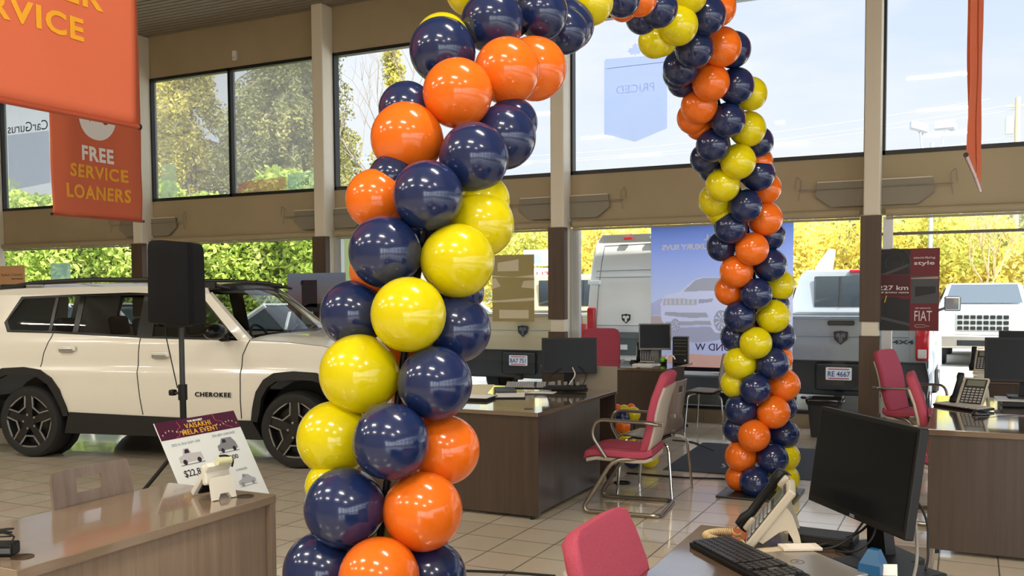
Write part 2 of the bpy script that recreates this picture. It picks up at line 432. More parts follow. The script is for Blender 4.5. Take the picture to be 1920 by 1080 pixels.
# ------------------------------------------------------------------ balloon arch
BAL = """nf0 -1.730 3.415 2.623 0.123
nf0 -1.623 3.660 2.704 0.109
nb0 -1.652 4.029 2.748 0.113
nb0 -1.644 3.965 2.708 0.102
yb0 -1.862 3.493 2.789 0.110
yb0 -1.883 3.284 2.532 0.109
nf0 -1.852 3.226 2.480 0.126
of0 -1.602 3.286 2.388 0.126
ob0 -1.618 3.578 2.458 0.129
of0 -1.700 3.072 2.274 0.127
nb0 -1.902 3.045 2.227 0.105
of0 -1.857 2.968 2.108 0.130
nb0 -1.594 3.239 2.131 0.121
nb0 -1.584 3.297 2.193 0.094
nf0 -1.591 2.991 2.024 0.123
yb0 -1.594 3.061 1.874 0.099
ob0 -1.924 2.866 1.881 0.109
nb0 -1.886 2.914 1.962 0.085
nf0 -1.677 2.813 1.878 0.120
yb0 -1.580 3.024 1.789 0.117
nf0 -1.810 2.746 1.687 0.124
nb0 -1.831 3.022 1.761 0.099
yf0 -1.591 2.865 1.655 0.127
ob0 -1.890 2.800 1.624 0.088
yf0 -1.675 2.677 1.474 0.124
nb0 -1.937 2.733 1.475 0.115
nb0 -1.609 2.888 1.419 0.119
nb0 -1.614 2.926 1.552 0.083
ob0 -1.835 2.899 1.348 0.081
yf0 -1.863 2.658 1.272 0.134
nf0 -1.600 2.718 1.244 0.124
ob0 -1.747 2.879 1.174 0.110
yb0 -1.945 2.625 1.051 0.127
nf0 -1.679 2.568 1.065 0.124
ob0 -1.604 2.790 1.010 0.118
yb0 -1.935 2.593 0.893 0.090
nf0 -1.835 2.525 0.843 0.131
of0 -1.605 2.640 0.829 0.130
yb0 -1.845 2.754 0.723 0.090
nb0 -1.937 2.536 0.619 0.130
of0 -1.671 2.478 0.645 0.127
nb0 -1.613 2.693 0.593 0.123
yf1 -1.575 4.104 2.860 0.102
yb1 -1.686 4.437 3.008 0.100
nf1 -1.581 4.547 3.000 0.093
of1 -1.554 4.744 3.048 0.090
ob1 -1.669 4.817 3.044 0.079
nf1 -1.546 5.040 3.078 0.107
nb1 -1.643 5.061 3.045 0.091
yf1 -1.459 5.357 3.219 0.100
yf1 -1.521 5.347 3.057 0.112
yb1 -1.649 5.418 3.018 0.106
yb1 -1.670 5.382 2.993 0.096
nf1 -1.419 5.575 3.159 0.116
ob1 -1.382 5.708 3.232 0.108
nf1 -1.506 5.643 2.991 0.115
of1 -1.395 5.859 3.039 0.121
nb1 -1.367 6.038 3.060 0.114
nf1 -1.631 5.799 2.926 0.112
nb1 -1.667 5.864 2.904 0.097
nb1 -1.672 5.969 2.876 0.095
of1 -1.475 5.919 2.843 0.116
nf1 -1.363 6.120 2.850 0.116
yb1 -1.308 6.294 2.827 0.108
of1 -1.581 6.043 2.729 0.116
ob1 -1.654 6.164 2.680 0.105
ob1 -1.630 6.234 2.637 0.092
nf1 -1.420 6.151 2.645 0.113
yf1 -1.343 6.400 2.619 0.117
nb1 -1.308 6.543 2.552 0.105
nf1 -1.539 6.243 2.506 0.112
nb1 -1.631 6.395 2.444 0.101
nb1 -1.603 6.476 2.380 0.091
yf1 -1.403 6.376 2.406 0.117
nf1 -1.322 6.637 2.344 0.114
ob1 -1.298 6.782 2.263 0.108
ob1 -1.314 6.633 2.434 0.091
yf1 -1.523 6.450 2.264 0.116
yb1 -1.616 6.624 2.179 0.116
yb1 -1.593 6.685 2.112 0.102
nf1 -1.401 6.605 2.131 0.114
of1 -1.311 6.839 2.055 0.121
nf1 -1.523 6.693 1.994 0.116
of1 -1.391 6.782 1.841 0.117
nb1 -1.621 6.840 1.868 0.108
nb1 -1.306 6.975 1.946 0.111
nf1 -1.300 6.973 1.731 0.119
of1 -1.518 6.865 1.686 0.119
ob1 -1.594 7.000 1.552 0.114
nf1 -1.386 6.916 1.524 0.115
yb1 -1.267 7.153 1.586 0.114
nf1 -1.514 6.964 1.357 0.117
yf1 -1.293 7.074 1.359 0.121
nb1 -1.293 7.172 1.440 0.099
nb1 -1.571 7.084 1.206 0.112
nb1 -1.275 7.234 1.204 0.116
yf1 -1.402 6.990 1.166 0.117
yf1 -1.532 7.056 1.010 0.123
nf1 -1.304 7.103 1.009 0.122
ob1 -1.284 7.252 1.039 0.104
yb1 -1.579 7.130 0.850 0.113
nf1 -1.413 7.034 0.825 0.114
of1 -1.247 7.250 0.839 0.124
nf1 -1.533 7.106 0.657 0.120
of1 -1.301 7.148 0.644 0.123
nb1 -1.260 7.310 0.667 0.105
nb1 -1.574 7.172 0.501 0.109
of1 -1.426 7.071 0.471 0.119
nb1 -1.258 7.331 0.461 0.117
of1 -1.544 7.166 0.296 0.121
nf1 -1.307 7.173 0.292 0.116
yb1 -1.245 7.354 0.283 0.110
ob1 -1.566 7.216 0.122 0.106
nf1 -1.423 7.109 0.117 0.116
yb1 -1.261 7.367 0.107 0.122
yb1 -1.383 7.406 0.390 0.099
ob1 -1.448 7.272 1.277 0.097
yb1 -1.502 7.325 0.543 0.099
nb1 -1.429 7.424 0.087 0.104"""
def latex(name, col, tr):
    m = mat(name, col, .16, spec=.55, coat=.25); t, n, l, b = nodes_of(m)
    setp(b, 'Subsurface Weight', 0)
    o = [q for q in n if q.type == 'OUTPUT_MATERIAL'][0]
    tl = n.new('ShaderNodeBsdfTranslucent'); tl.inputs[0].default_value = lin(col)
    mx = n.new('ShaderNodeMixShader'); mx.inputs[0].default_value = tr
    l(b.outputs[0], mx.inputs[1]); l(tl.outputs[0], mx.inputs[2]); l(mx.outputs[0], o.inputs[0])
    return m
M_bal = {'n': latex('navy_latex', '#1b2a55', .04), 'o': latex('orange_latex', '#f5761c', .14), 'y': latex('yellow_latex', '#e6d60a', .16)}
CN = {'n': 'navy', 'o': 'orange', 'y': 'yellow'}
def balloon_mesh(c):
    b = nb(); prof = []
    for i in range(1, 25):
        a = math.pi*i/25
        z = -math.cos(a); r = math.sin(a)
        if z < 0: r *= 1-.10*z*z; z *= 1.06
        prof.append((r, z))
    prof = [(.05, -1.15), (.075, -1.145), (.045, -1.11), (.05, -1.075)] + prof[1:]
    lathe(b, prof, 36)
    o = obj('balloon', b, M_bal[c], None, True, 0)
    me = o.data; bpy.data.objects.remove(o); return me
BM = {c: balloon_mesh(c) for c in 'noy'}
AXIS = [Vector(p) for p in [(-1.765, 2.577, .0), (-1.765, 2.577, .305), (-1.764, 2.597, .606), (-1.76, 2.645, .829), (-1.755, 2.709, 1.091), (-1.75, 2.781, 1.379), (-1.744, 2.858, 1.637), (-1.737, 2.95, 1.887), (-1.728, 3.066, 2.091), (-1.714, 3.253, 2.319), (-1.692, 3.542, 2.586), (-1.661, 3.947, 2.829), (-1.617, 4.524, 3.069), (-1.574, 5.093, 3.154), (-1.535, 5.605, 3.117), (-1.505, 6.001, 2.945), (-1.483, 6.299, 2.656), (-1.462, 6.577, 2.335), (-1.442, 6.838, 2.022), (-1.427, 7.037, 1.645), (-1.418, 7.147, 1.17), (-1.413, 7.22, .601), (-1.408, 7.279, .02)]]
AXF = [AXIS[i].lerp(AXIS[i+1], k/8) for i in range(len(AXIS)-1) for k in range(8)]
ORD = 'lowest,second lowest,third lowest,fourth lowest,fifth lowest,sixth lowest,seventh lowest,eighth lowest,ninth lowest,tenth lowest,eleventh lowest,twelfth lowest'.split(',')
rows = []
for s in BAL.split(chr(10)):
    k, x, y, z, r = s.split(); rows.append((k[0], k[1], Vector((float(x), float(y), float(z))), float(r)))
def zone(p, far):
    if not far:
        return "arch's top bend" if p.z > 2.5 else 'near arch leg beside the upper windows' if p.z > 2.02 else 'near arch leg level with the white car' if p.z > .98 else 'near arch leg below desk height'
    if p.z > 2.72: return "arch's top bend"
    return 'far arch leg against the sky' if p.z > 2.25 else 'far arch leg against the wall band' if p.z > 1.87 else 'far arch leg against the glass' if p.z > .75 else 'far arch leg near the floor'
groups = {}
for i, (c, fb, p, r) in enumerate(rows):
    groups.setdefault((c, fb, zone(p, p.y > 4.8)), []).append((p.z, i))
LBL = {}
for (c, fb, zn), q in groups.items():
    for n_, (_, i) in enumerate(sorted(q)):
        LBL[i] = '%s%s balloon %s the %s' % ((ORD[n_]+' ') if len(q) > 1 else '', CN[c], 'in front on' if fb == 'f' else 'tucked behind', zn)
for i, (c, fb, p, r) in enumerate(rows):
    q = min(AXF, key=lambda a: (a-p).length_squared)
    o = bpy.data.objects.new('balloon', BM[c]); COL.objects.link(o)
    o.location = p; d = (p-q)
    if d.length < 1e-3: d = Vector((0, 0, 1))
    o.rotation_mode = 'QUATERNION'; o.rotation_quaternion = d.to_track_quat('Z', 'Y')
    o.scale = (r*1.01, r*1.01, r)
    tag(o, LBL[i], 'balloon', 'balloons of the arch')
t = thing('arch_frame', 'black tube frame with flat feet inside the balloon arch', 'frame', (0, 0, 0))
b = nb(); tube(b, AXF+[AXIS[-1]], .014, 10); obj('tube', b, M_black, t, True)
b = nb(); bbox_(b, -1.69, -1.12, 6.98, 7.5, .0, .018, .004); obj('foot_plate', b, mat('dark_foot_plate', '#26282c', .3), t)
b = nb(); bbox_(b, -2.02, -1.5, 2.33, 2.83, .0, .018, .004); obj('foot_plate', b, MATS['dark_foot_plate'], t)
# ------------------------------------------------------------------ white SUV on show
def interp(tab, x):
    if x <= tab[0][0]: return tab[0][1]
    for (a, u), (b_, v) in zip(tab, tab[1:]):
        if x <= b_: return u+(v-u)*(x-a)/(b_-a)
    return tab[-1][1]
CW = 1.86
INS = [(.2, .07), (.41, .035), (.6, .0), (.84, -.015), (.90, .008), (1.0, .012), (1.10, .03), (1.14, .05), (1.2, .065), (1.55, .19), (1.62, .27)]
def side_y(s, z):
    e = 0
    if s > 3.05: e = .22*((s-3.05)/.6)**2
    if s < -.45: e = .16*((-.45-s)/.5)**2
    return interp(INS, z)+e
def clip_poly(p, axis, v, keep_gt):
    o = []
    for i in range(len(p)):
        a, b_ = p[i-1], p[i]; ia = (a[axis] >= v) == keep_gt; ib = (b_[axis] >= v) == keep_gt
        if ia != ib:
            t = (v-a[axis])/(b_[axis]-a[axis]); o.append((a[0]+(b_[0]-a[0])*t, a[1]+(b_[1]-a[1])*t))
        if ib: o.append(b_)
    return o
def sheet(bm, poly, off=0., mirror=False, th=.012, zc=None):
    t = nb(); t.faces.new([t.verts.new((s, 0, z)) for s, z in poly])
    for z in (zc or [.3, .41, .5, .6, .7, .78, .84, .87, .9, .95, 1.0, 1.06, 1.1, 1.14, 1.2, 1.28, 1.36, 1.45, 1.55]):
        bmesh.ops.bisect_plane(t, geom=t.verts[:]+t.edges[:]+t.faces[:], plane_co=(0, 0, z), plane_no=(0, 0, 1))
    for s in [-.8, -.7, -.6, -.45, 3.05, 3.2, 3.35, 3.45, 3.55]:
        bmesh.ops.bisect_plane(t, geom=t.verts[:]+t.edges[:]+t.faces[:], plane_co=(s, 0, 0), plane_no=(1, 0, 0))
    bmesh.ops.triangulate(t, faces=[f for f in t.faces if len(f.verts) > 4])
    fr = t.faces[:]
    r = bmesh.ops.extrude_face_region(t, geom=fr)
    nv = [g for g in r['geom'] if isinstance(g, bmesh.types.BMVert)]
    ns = set(nv)
    for v in t.verts:
        y = side_y(v.co.x, v.co.z)-off+(th if v in ns else 0)
        v.co.y = CW-y if mirror else y
    merge(bm, t)
M_carw = mottled('white_car_paint', '#d9d6cc', '#dcd9cf', 1.0, .22, spec=.5, coat=.6)
M_cargl = glassy('dark_car_glass', tint=(.55, .58, .60))
M_wind = glassy('car_windscreen', tint=(.90, .93, .93))
M_gloss = mat('gloss_black', '#08090a', .25, spec=.25)
M_clad2 = mat('black_car_cladding', '#131416', .55)
M_tyre = mat('tyre_rubber', '#111214', .7)
M_rimd = mat('dark_wheel', '#17181a', .3)
M_rims = mat('machined_wheel_face', '#a8abac', .3, .8)
M_seat = mat('dark_car_seat', '#24272c', .7)
CRZ = R_(11.517)
car = thing('car', 'large white sport utility car with black roof rails parked behind the loudspeaker', 'car', (-8.051, 6.061, 0), CRZ)
WR = .343
ARR = [(.435, .41), (.42, .50), (.37, .66), (.29, .77), (.17, .845), (-.02, .868), (-.25, .855), (-.38, .80), (-.46, .70), (-.52, .55), (-.56, .41)]
ARF = [(3.34, .41), (3.31, .55), (3.24, .71), (3.14, .81), (3.0, .858), (2.78, .868), (2.60, .85), (2.50, .79), (2.42, .68), (2.37, .52), (2.345, .41)]
low = [(-.92, .45), (-.95, .7), (-.93, 1.0), (-.88, 1.19), (-.26, 1.195), (.3, 1.185), (1.25, 1.145), (2.215, 1.13), (2.34, 1.137), (2.7, 1.118), (3.05, 1.085), (3.35, 1.02), (3.52, .95), (3.60, .80), (3.60, .55), (3.56, .42)] + ARF + [(2.2, .41), (1.2, .425), (.46, .44)] + ARR + [(-.7, .41)]
uppr = [(-.88, 1.19), (-.26, 1.195), (-.32, 1.285), (-.19, 1.533), (.45, 1.553), (1.0, 1.566), (1.3, 1.556), (1.76, 1.543), (1.85, 1.553), (1.79, 1.605), (1.2, 1.622), (.4, 1.622), (-.3, 1.61), (-.72, 1.585)]
apil = [(2.215, 1.13), (2.335, 1.137), (1.85, 1.553), (1.76, 1.543)]
dlo = [(-.26, 1.195), (-.32, 1.285), (-.19, 1.533), (.45, 1.553), (1.0, 1.566), (1.3, 1.556), (1.76, 1.543), (2.215, 1.13), (1.25, 1.145), (.3, 1.185)]
b = nb()
for mr in (False, True):
    for p in (low, uppr, apil): sheet(b, p, 0, mr)
# roof, hood
def grid(bm, ss, ys, f, th=.012):
    t = nb(); vs = [[t.verts.new(f(s, y)) for y in ys] for s in ss]
    for i in range(len(ss)-1):
        for j in range(len(ys)-1): t.faces.new((vs[i][j], vs[i+1][j], vs[i+1][j+1], vs[i][j+1]))
    merge(bm, t)
lerp = lambda a, b_, t: a+(b_-a)*t
def roof_f(u, v):
    w = 2*v-1
    s = lerp(-.74, 1.79+.09*(1-w*w), u)
    ztop = 1.612+.055*(1-w**4)+.0*u-.03*max(0, (.25-u)/.25)**2
    zz = ztop - .012*max(0, (u-.8)/.2)
    return (s, lerp(.262, CW-.262, v), zz)
grid(b, [i/14 for i in range(15)], [i/14 for i in range(15)], roof_f)
def hood_f(u, v):
    w = 2*v-1
    s0 = 2.33+.20*(1-w*w); s1 = 3.44+.16*(1-w*w)
    s = lerp(s0, s1, u)
    ye = side_y(min(s, 3.5), 1.08)+.01
    z = interp([(2.3, 1.14), (2.7, 1.122), (3.05, 1.088), (3.35, 1.022), (3.6, .95)], s)+.055*(1-abs(w)**5)
    return (s, lerp(ye, CW-ye, v), z)
grid(b, [i/12 for i in range(13)], [i/16 for i in range(17)], hood_f)
# front end and tail
def front_f(u, v):
    w = 2*v-1; z = lerp(.42, 1.0, u)
    return (3.44+.17*(1-w*w)+.04*math.sin(u*3.0), lerp(.12, CW-.12, v), z)
grid(b, [i/6 for i in range(7)], [i/12 for i in range(13)], front_f)
def tail_f(u, v):
    w = 2*v-1; z = lerp(.45, 1.6, u)
    return (lerp(-.95, -.74, max(0, (u-.55)/.45))-.04*(1-w*w), lerp(side_y(-.9, z), CW-side_y(-.9, z), v), z)
grid(b, [i/10 for i in range(11)], [i/8 for i in range(9)], tail_f)
# front faces of the windscreen pillars
for mr in (0, 1):
    pts = []
    for u in [i/6 for i in range(7)]:
        s = lerp(2.335, 1.85, u); z = lerp(1.137, 1.553, u); y = side_y(s, z)
        pts.append(((s, y, z), (s-.005, y+.05, z+.015)))
    t = nb()
    for (a, c), (a2, c2) in zip(pts, pts[1:]):
        t.faces.new([t.verts.new((q[0], CW-q[1] if mr else q[1], q[2])) for q in (a, c, c2, a2)])
    merge(b, t)
obj('body', b, M_carw, car, True, 28)
# black lower cladding: arches and sills
b = nb()
def arch(mr, pts, cx):
    inner = []
    for (s, z) in pts:
        d = Vector((s-cx, z-.36)); L_ = d.length; q = d*((L_-.075 if z > .5 else L_-.06)/L_)
        inner.append((cx+q.x, .36+q.y))
    for i in range(len(pts)-1):
        sheet(b, [pts[i], pts[i+1], inner[i+1], inner[i]], .022, mr, .06, [.6])
for mr in (False, True):
    b = nb()
    arch(mr, ARR, 0.0); arch(mr, ARF, 2.775)
    sheet(b, [(.36, .24), (.44, .445), (1.2, .43), (2.2, .415), (2.35, .415), (2.44, .24)], .012, mr, .05)
    sheet(b, [(-.5, .3), (-.57, .43), (-.92, .46), (-.93, .3)], .012, mr, .05)
    sheet(b, [(3.32, .3), (3.35, .43), (3.58, .44), (3.55, .3)], .012, mr, .05)
    obj('cladding', b, M_clad2, car, True, 30)
b = nb()
box(b, -.85, 3.45, .30, CW-.30, .22, .52); box(b, .5, 2.28, .1, CW-.1, .24, .46)
for cx in (0, 2.775):
    t = nb(); lathe(t, [(.40, .26), (.40, .27), (.05, .30)], 20, Matrix.Rotation(-R_(90), 4, 'X')); bmesh.ops.translate(t, vec=(cx, 0, .37), verts=t.verts[:]); merge(b, t)
obj('underbody', b, M_dark, car)
# side glass, pillars and trim
def part_poly(name, a, c, m, off, mr, sh=0):
    p = clip_poly(clip_poly(dlo, 0, a, True), 0, c, False)
    q = nb(); sheet(q, p, off, mr, .006); return obj(name, q, m, car, True, 30)
for mr in (False, True):
    part_poly('quarter_window', -.4, .20, M_cargl, -.006, mr)
    part_poly('side_window', .235, .47, M_cargl, -.006, mr)
    part_poly('side_window', .53, 1.17, M_cargl, -.006, mr)
    part_poly('side_window', 1.33, 2.3, M_cargl, -.006, mr)
    q = nb()
    for a, c in ((.20, .235), (.47, .53), (1.17, 1.33)):
        sheet(q, clip_poly(clip_poly(dlo, 0, a, True), 0, c, False), -.002, mr, .01)
    n_ = len(dlo); cxm, czm = .9, 1.36
    for i in range(n_):
        a, c = dlo[i], dlo[(i+1) % n_]
        f = lambda p, k=.02: (p[0]+(k*1.6 if p[0] < cxm else -k*1.6)*(abs(p[0]-cxm) > 1.0), p[1]+(k if p[1] < czm else -k))
        sheet(q, [a, c, f(c), f(a)], .003, mr, .01)
    obj('window_trim', q, M_gloss, car, True, 30)
# windscreen and rear window
b = nb()
def ws(u, v):
    w = 2*v-1
    s0 = 2.34+.17*(1-w*w); s1 = 1.80+.09*(1-w*w)
    y0, y1 = .105, .255
    z = lerp(1.145+.03*(1-w*w), 1.575+.05*(1-w*w), u)
    return (lerp(s0, s1, u)+.03*math.sin(u*math.pi), lerp(lerp(y0, y1, u), CW-lerp(y0, y1, u), v), z)
grid(b, [i/10 for i in range(11)], [i/14 for i in range(15)], ws); obj('windscreen', b, M_wind, car, True, 0)
pt = [[Vector(ws(u, v)) for v in [i/12 for i in range(13)]] for u in (0, .06)]
pt2 = [[Vector(ws(u, v)) for v in [i/12 for i in range(13)]] for u in (.93, 1.0)]
for pp in (pt, pt2):
    b = nb()
    for i in range(12):
        b.faces.new([b.verts.new(q+Vector((.006, 0, .006))) for q in (pp[0][i], pp[0][i+1], pp[1][i+1], pp[1][i])])
    obj('windscreen_band', b, M_gloss, car)
b = nb(); tube(b, [(2.46, .55, 1.185), (2.36, .9, 1.245), (2.40, 1.25, 1.22)], .012, 6); tube(b, [(2.44, 1.0, 1.20), (2.34, 1.35, 1.24), (2.32, 1.6, 1.22)], .012, 6); obj('wiper', b, M_black, car)
# roof rails
for yy in (.30, CW-.30):
    pts = [(-.62, yy, 1.585), (-.45, yy, 1.625), (-.1, yy, 1.668), (.5, yy, 1.69), (1.2, yy, 1.685), (1.7, yy, 1.655), (1.98, yy+(.02 if yy < 1 else -.02), 1.60)]
    q = nb(); tube(q, pts, [.016, .02, .024, .025, .025, .022, .012], 10)
    for s, e in ((-.52, -.25), (1.55, 1.85)):
        box(q, s, e, yy-.018, yy+.018, 1.60, 1.655)
    obj('roof_rail', q, M_clad2, car, True)
    q = nb(); bbox_(q, -.22, -.02, yy-.026, yy-.005, 1.628, 1.65, .008); obj('rail_badge', q, M_rims, car)
# door handles, shut lines, name on the door, mirrors
for sx, zz in ((.45, 1.045), (1.45, 1.0)):
    for mr in (0, 1):
        q = nb(); y = side_y(sx, zz)
        bbox_(q, sx-.10, sx+.10, y-.028, y-.002, zz-.022, zz+.026, .012)
        h_ = obj('door_handle', q, M_carw, car, True)
        q2 = nb(); bbox_(q2, sx-.075, sx+.07, y-.032, y-.020, zz-.034, zz+.008, .01); obj('handle_insert', q2, M_rims, h_)
        if mr:
            for o_ in (h_, *h_.children):
                for v in o_.data.vertices: v.co.y = CW-v.co.y
def seam(pts):
    q = nb()
    for mr in (0, 1):
        pp = []
        for s, z in pts:
            y = side_y(s, z)-.001; pp.append((s, CW-y if mr else y, z))
        tube(q, pp, .0045, 5)
    return obj('door_shut_line', q, M_dark, car)
def dens(pts):
    o = []
    for (a, b_), (c, d) in zip(pts, pts[1:]):
        for k in range(10): o.append((lerp(a, c, k/10), lerp(b_, d, k/10)))
    return o+[pts[-1]]
seam(dens([(.26, 1.185), (.19, 1.0), (.16, .87)])); seam(dens([(1.215, 1.145), (1.215, .8), (1.235, .44)])); seam(dens([(2.335, 1.135), (2.28, 1.0), (2.265, .8), (2.245, .43)]))
lettering('CHEROKEE', .043, M_gloss, car, plane_mx((1.985, -.006, .625), (1, 0, 0), (0, .03, 1)), bold=.008, depth=.008, width=.36, space=1.15, name='name_badge')
for mr in (0, 1):
    q = nb(); t = nb(); bmesh.ops.create_icosphere(t, subdivisions=3, radius=1)
    for v in t.verts:
        v.co = Vector((v.co.x*.085, v.co.y*.135, v.co.z*.085*(1.0 if v.co.z > 0 else .75)))
    merge(q, t, Matrix.Translation((2.09, -.115, 1.205)))
    tube(q, [(2.13, .06, 1.15), (2.11, -.06, 1.155)], .03, 8)
    o_ = obj('door_mirror', q, M_gloss, car, True, 0)
    if mr:
        for v in o_.data.vertices: v.co.y = CW-v.co.y
# wheels
def wheel(name_parent, cx, y0, outward, R0=WR, W0=.235):
    w = bpy.data.objects.new('wheel', None)
    rot = Matrix.Rotation(R_(90), 4, 'X') if outward < 0 else Matrix.Rotation(-R_(90), 4, 'X')
    q = nb(); lathe(q, [(R0*.70, -.0), (R0*.80, .012), (R0*.93, .006), (R0*.985, -.02), (R0, -.05), (R0, -W0+.05), (R0*.96, -W0+.01), (R0*.7, -W0)], 48, rot, False)
    ty = obj('wheel', q, M_tyre, name_parent, True, 30); ty.location = (cx, y0, R0)
    q = nb(); lathe(q, [(.02, -.05), (R0*.62, -.07), (R0*.70, -.01), (R0*.715, .002), (R0*.735, -.003), (R0*.73, -.03), (R0*.6, -.2)], 40, rot, False); rd = obj('rim', q, M_rimd, ty, True)
    q = nb()
    for k in range(5):
        a = 2*math.pi*k/5+R_(90)
        t = nb(); prism(t, [(R0*.12, -.035), (R0*.70, -.032), (R0*.70, .032), (R0*.12, .035)], -.045, -.006)
        merge(q, t, rot @ Matrix.Rotation(a, 4, 'Z'))
    lathe(q, [(.001, .0), (.06, -.002), (.07, -.03)], 20, rot, False)
    obj('spoke', q, M_rimd, ty, True)
    q = nb()
    for k in range(5):
        a = 2*math.pi*(k+.5)/5+R_(90)
        outl = [(R0*.40, -.045), (R0*.47, -.062), (R0*.66, -.115), (R0*.685, -.09), (R0*.70, 0), (R0*.685, .09), (R0*.66, .115), (R0*.47, .062), (R0*.40, .045)]
        t = nb(); tube(t, [(x_, y_, -.004) for x_, y_ in outl], .0085, 6, True); merge(q, t, rot @ Matrix.Rotation(a, 4, 'Z'))
    obj('pocket_edging', q, M_rims, ty, True)
    q = nb()
    for k in range(5):
        a = 2*math.pi*(k+.5)/5; t = nb(); cyl(t, (R0*.2, 0, -.03), (R0*.2, 0, .0), .011, 8); merge(q, t, rot @ Matrix.Rotation(a, 4, 'Z'))
    obj('lug_nut', q, M_rims, ty, True)
    return ty
for cx in (0, 2.775):
    wheel(car, cx, .012, -1); wheel(car, cx, CW-.012, 1)
# cabin
b = nb(); box(b, -.6, 2.3, .16, CW-.16, .46, .52); obj('cabin_floor', b, M_dark, car)
def car_seat(s, y, w, hh=1.12):
    q = nb(); bbox_(q, s, s+.5, y-w/2, y+w/2, .62, .78, .05, 3)
    bbox_(q, -.07, .07, -w/2, w/2, 0, hh-.75, .05, 3, Matrix.Translation((s+.02, y, .74)) @ Matrix.Rotation(R_(-14), 4, 'Y'))
    for yo in ((0,) if w < .8 else (-.4, .4)):
        bbox_(q, -.05, .05, -.13, .13, 0, .2, .04, 3, Matrix.Translation((s-.10, y+yo, hh+.0)) @ Matrix.Rotation(R_(-10), 4, 'Y'))
    obj('car_seat', q, M_seat, car, True)
car_seat(1.05, .5, .52); car_seat(1.05, CW-.5, .52); car_seat(.15, CW/2, 1.35)
b = nb(); bbox_(b, 1.85, 2.42, .16, CW-.16, .75, 1.10, .08, 3); obj('dashboard', b, M_seat, car, True)
t = nb(); b = nb(); tube(t, [(0, .18*math.cos(a), .18*math.sin(a)) for a in [2*math.pi*k/24 for k in range(24)]], .014, 8, True); bmesh.ops.transform(t, matrix=Matrix.Translation((1.72, CW-.5, 1.06)) @ Matrix.Rotation(R_(-25), 4, 'Y'), verts=t.verts[:]); merge(b, t); obj('steering_wheel', b, M_dark, car, True)
# face of the car
b = nb()
for k in range(7): bbox_(b, 3.60, 3.645, .55+k*.115, .62+k*.115, .70, .85, .01)
obj('grille', b, M_gloss, car)
for yy in (.20, CW-.48):
    q = nb(); bbox_(q, 3.50, 3.60, yy, yy+.28, .74, .84, .03); obj('headlight', q, M_wind, car)
for yy in (.02, CW-.22):
    q = nb(); bbox_(q, -.93, -.80, yy+.0, yy+.2, .95, 1.2, .03); obj('tail_light', q, mat('red_lamp_lens', '#a3121c', .2), car)
# ------------------------------------------------------------------ desks
M_oakT = wood('greyish_oak_top', '#7d6b5a', '#8b7866', .14, 'Y', .9, .8, .5)
M_oak = wood('greyish_oak_panel', '#7b6a5a', '#968372', .4, 'Z', 1.0)
M_walT = wood('walnut_top', '#5a483b', '#6b5746', .12, 'X', .8, 1.0, 1.0)
M_wal = wood('walnut_panel', '#3a2f28', '#4a3d34', .28, 'Z', 1.0)
M_edge = mat('grey_brown_edge', '#6d5f50', .35)
def desk(name, label, x0, x1, y0, y1, zt, mt, mp, th=.03, panels=(), grom=()):
    cx, cy = (x0+x1)/2, (y0+y1)/2
    t = thing(name, label, 'desk', (cx, cy, 0))
    hx, hy = (x1-x0)/2, (y1-y0)/2
    b = nb(); bbox_(b, -hx, hx, -hy, hy, zt-th, zt, .003); obj('desktop', b, mt, t)
    for nm_, a in panels:
        b = nb(); bbox_(b, a[0]-cx, a[1]-cx, a[2]-cy, a[3]-cy, a[4], a[5], .002); obj(nm_, b, mp, t)
    for gx, gy in grom:
        b = nb(); lathe(b, [(.001, .0), (.028, .0), (.034, .002), (.034, -.01), (.02, -.01)], 24, Matrix.Translation((gx-cx, gy-cy, zt+.0008))); obj('grommet', b, mat('dark_bronze_grommet', '#3a2d20', .4), t, True)
    for sx in (-1, 1):
        for sy in (-1, 1):
            b = nb(); cyl(b, (sx*(hx-.06), sy*(hy-.04), 0), (sx*(hx-.06), sy*(hy-.04), .03), .018, 10); obj('foot', b, M_black, t)
    return t
ZT = .735
desk('office_desk', 'grey-brown oak desk with a wooden chair and a white card terminal at it', -3.095, -2.515, 1.84, 3.0, ZT, M_oakT, M_oak, .034,
     [('front_panel', (-2.56, -2.54, 1.86, 2.965, .02, ZT-.034)), ('end_panel', (-3.07, -2.517, 2.968, 2.998, .02, ZT-.034)), ('end_panel', (-3.07, -2.517, 1.842, 1.87, .02, ZT-.034))], [(-2.60, 2.915), (-2.63, 1.945)])
d2 = desk('office_desk', 'dark walnut desk beside the red cantilever chair, below the tan window poster', -4.1, -2.60, 5.765, 7.36, ZT, M_walT, M_wal, .028,
     [('end_panel', (-4.08, -2.605, 5.785, 5.81, .025, ZT-.028)), ('front_panel', (-2.66, -2.635, 5.81, 7.05, .03, ZT-.028)), ('end_panel', (-4.08, -2.605, 7.325, 7.35, .025, ZT-.028))], [(-2.75, 5.95)])
b = nb(); bbox_(b, .30, .745, .80, .82, .70, .93, .003); obj('privacy_screen', b, mat('taupe_screen', '#8b8274', .5), d2)
desk('office_desk', 'dark walnut desk by the blue window poster, with a black computer tower on it', -4.3, -2.835, 9.6, 10.60, ZT, M_walT, M_wal, .028,
     [('end_panel', (-4.28, -2.845, 9.615, 9.64, .02, ZT-.028)), ('front_panel', (-2.875, -2.85, 9.64, 10.30, .02, ZT-.028))])
desk('office_desk', 'dark walnut desk with a beige telephone and a mouse on its pale shining top', -.215, 1.5, 6.0, 7.95, ZT, M_walT, M_wal, .035,
     [('end_panel', (-.205, 1.49, 6.015, 6.045, .025, ZT-.035)), ('front_panel', (.5, .53, 6.05, 7.9, .1, ZT-.035)), ('end_panel', (-.1, 1.49, 7.90, 7.93, .025, ZT-.035))])
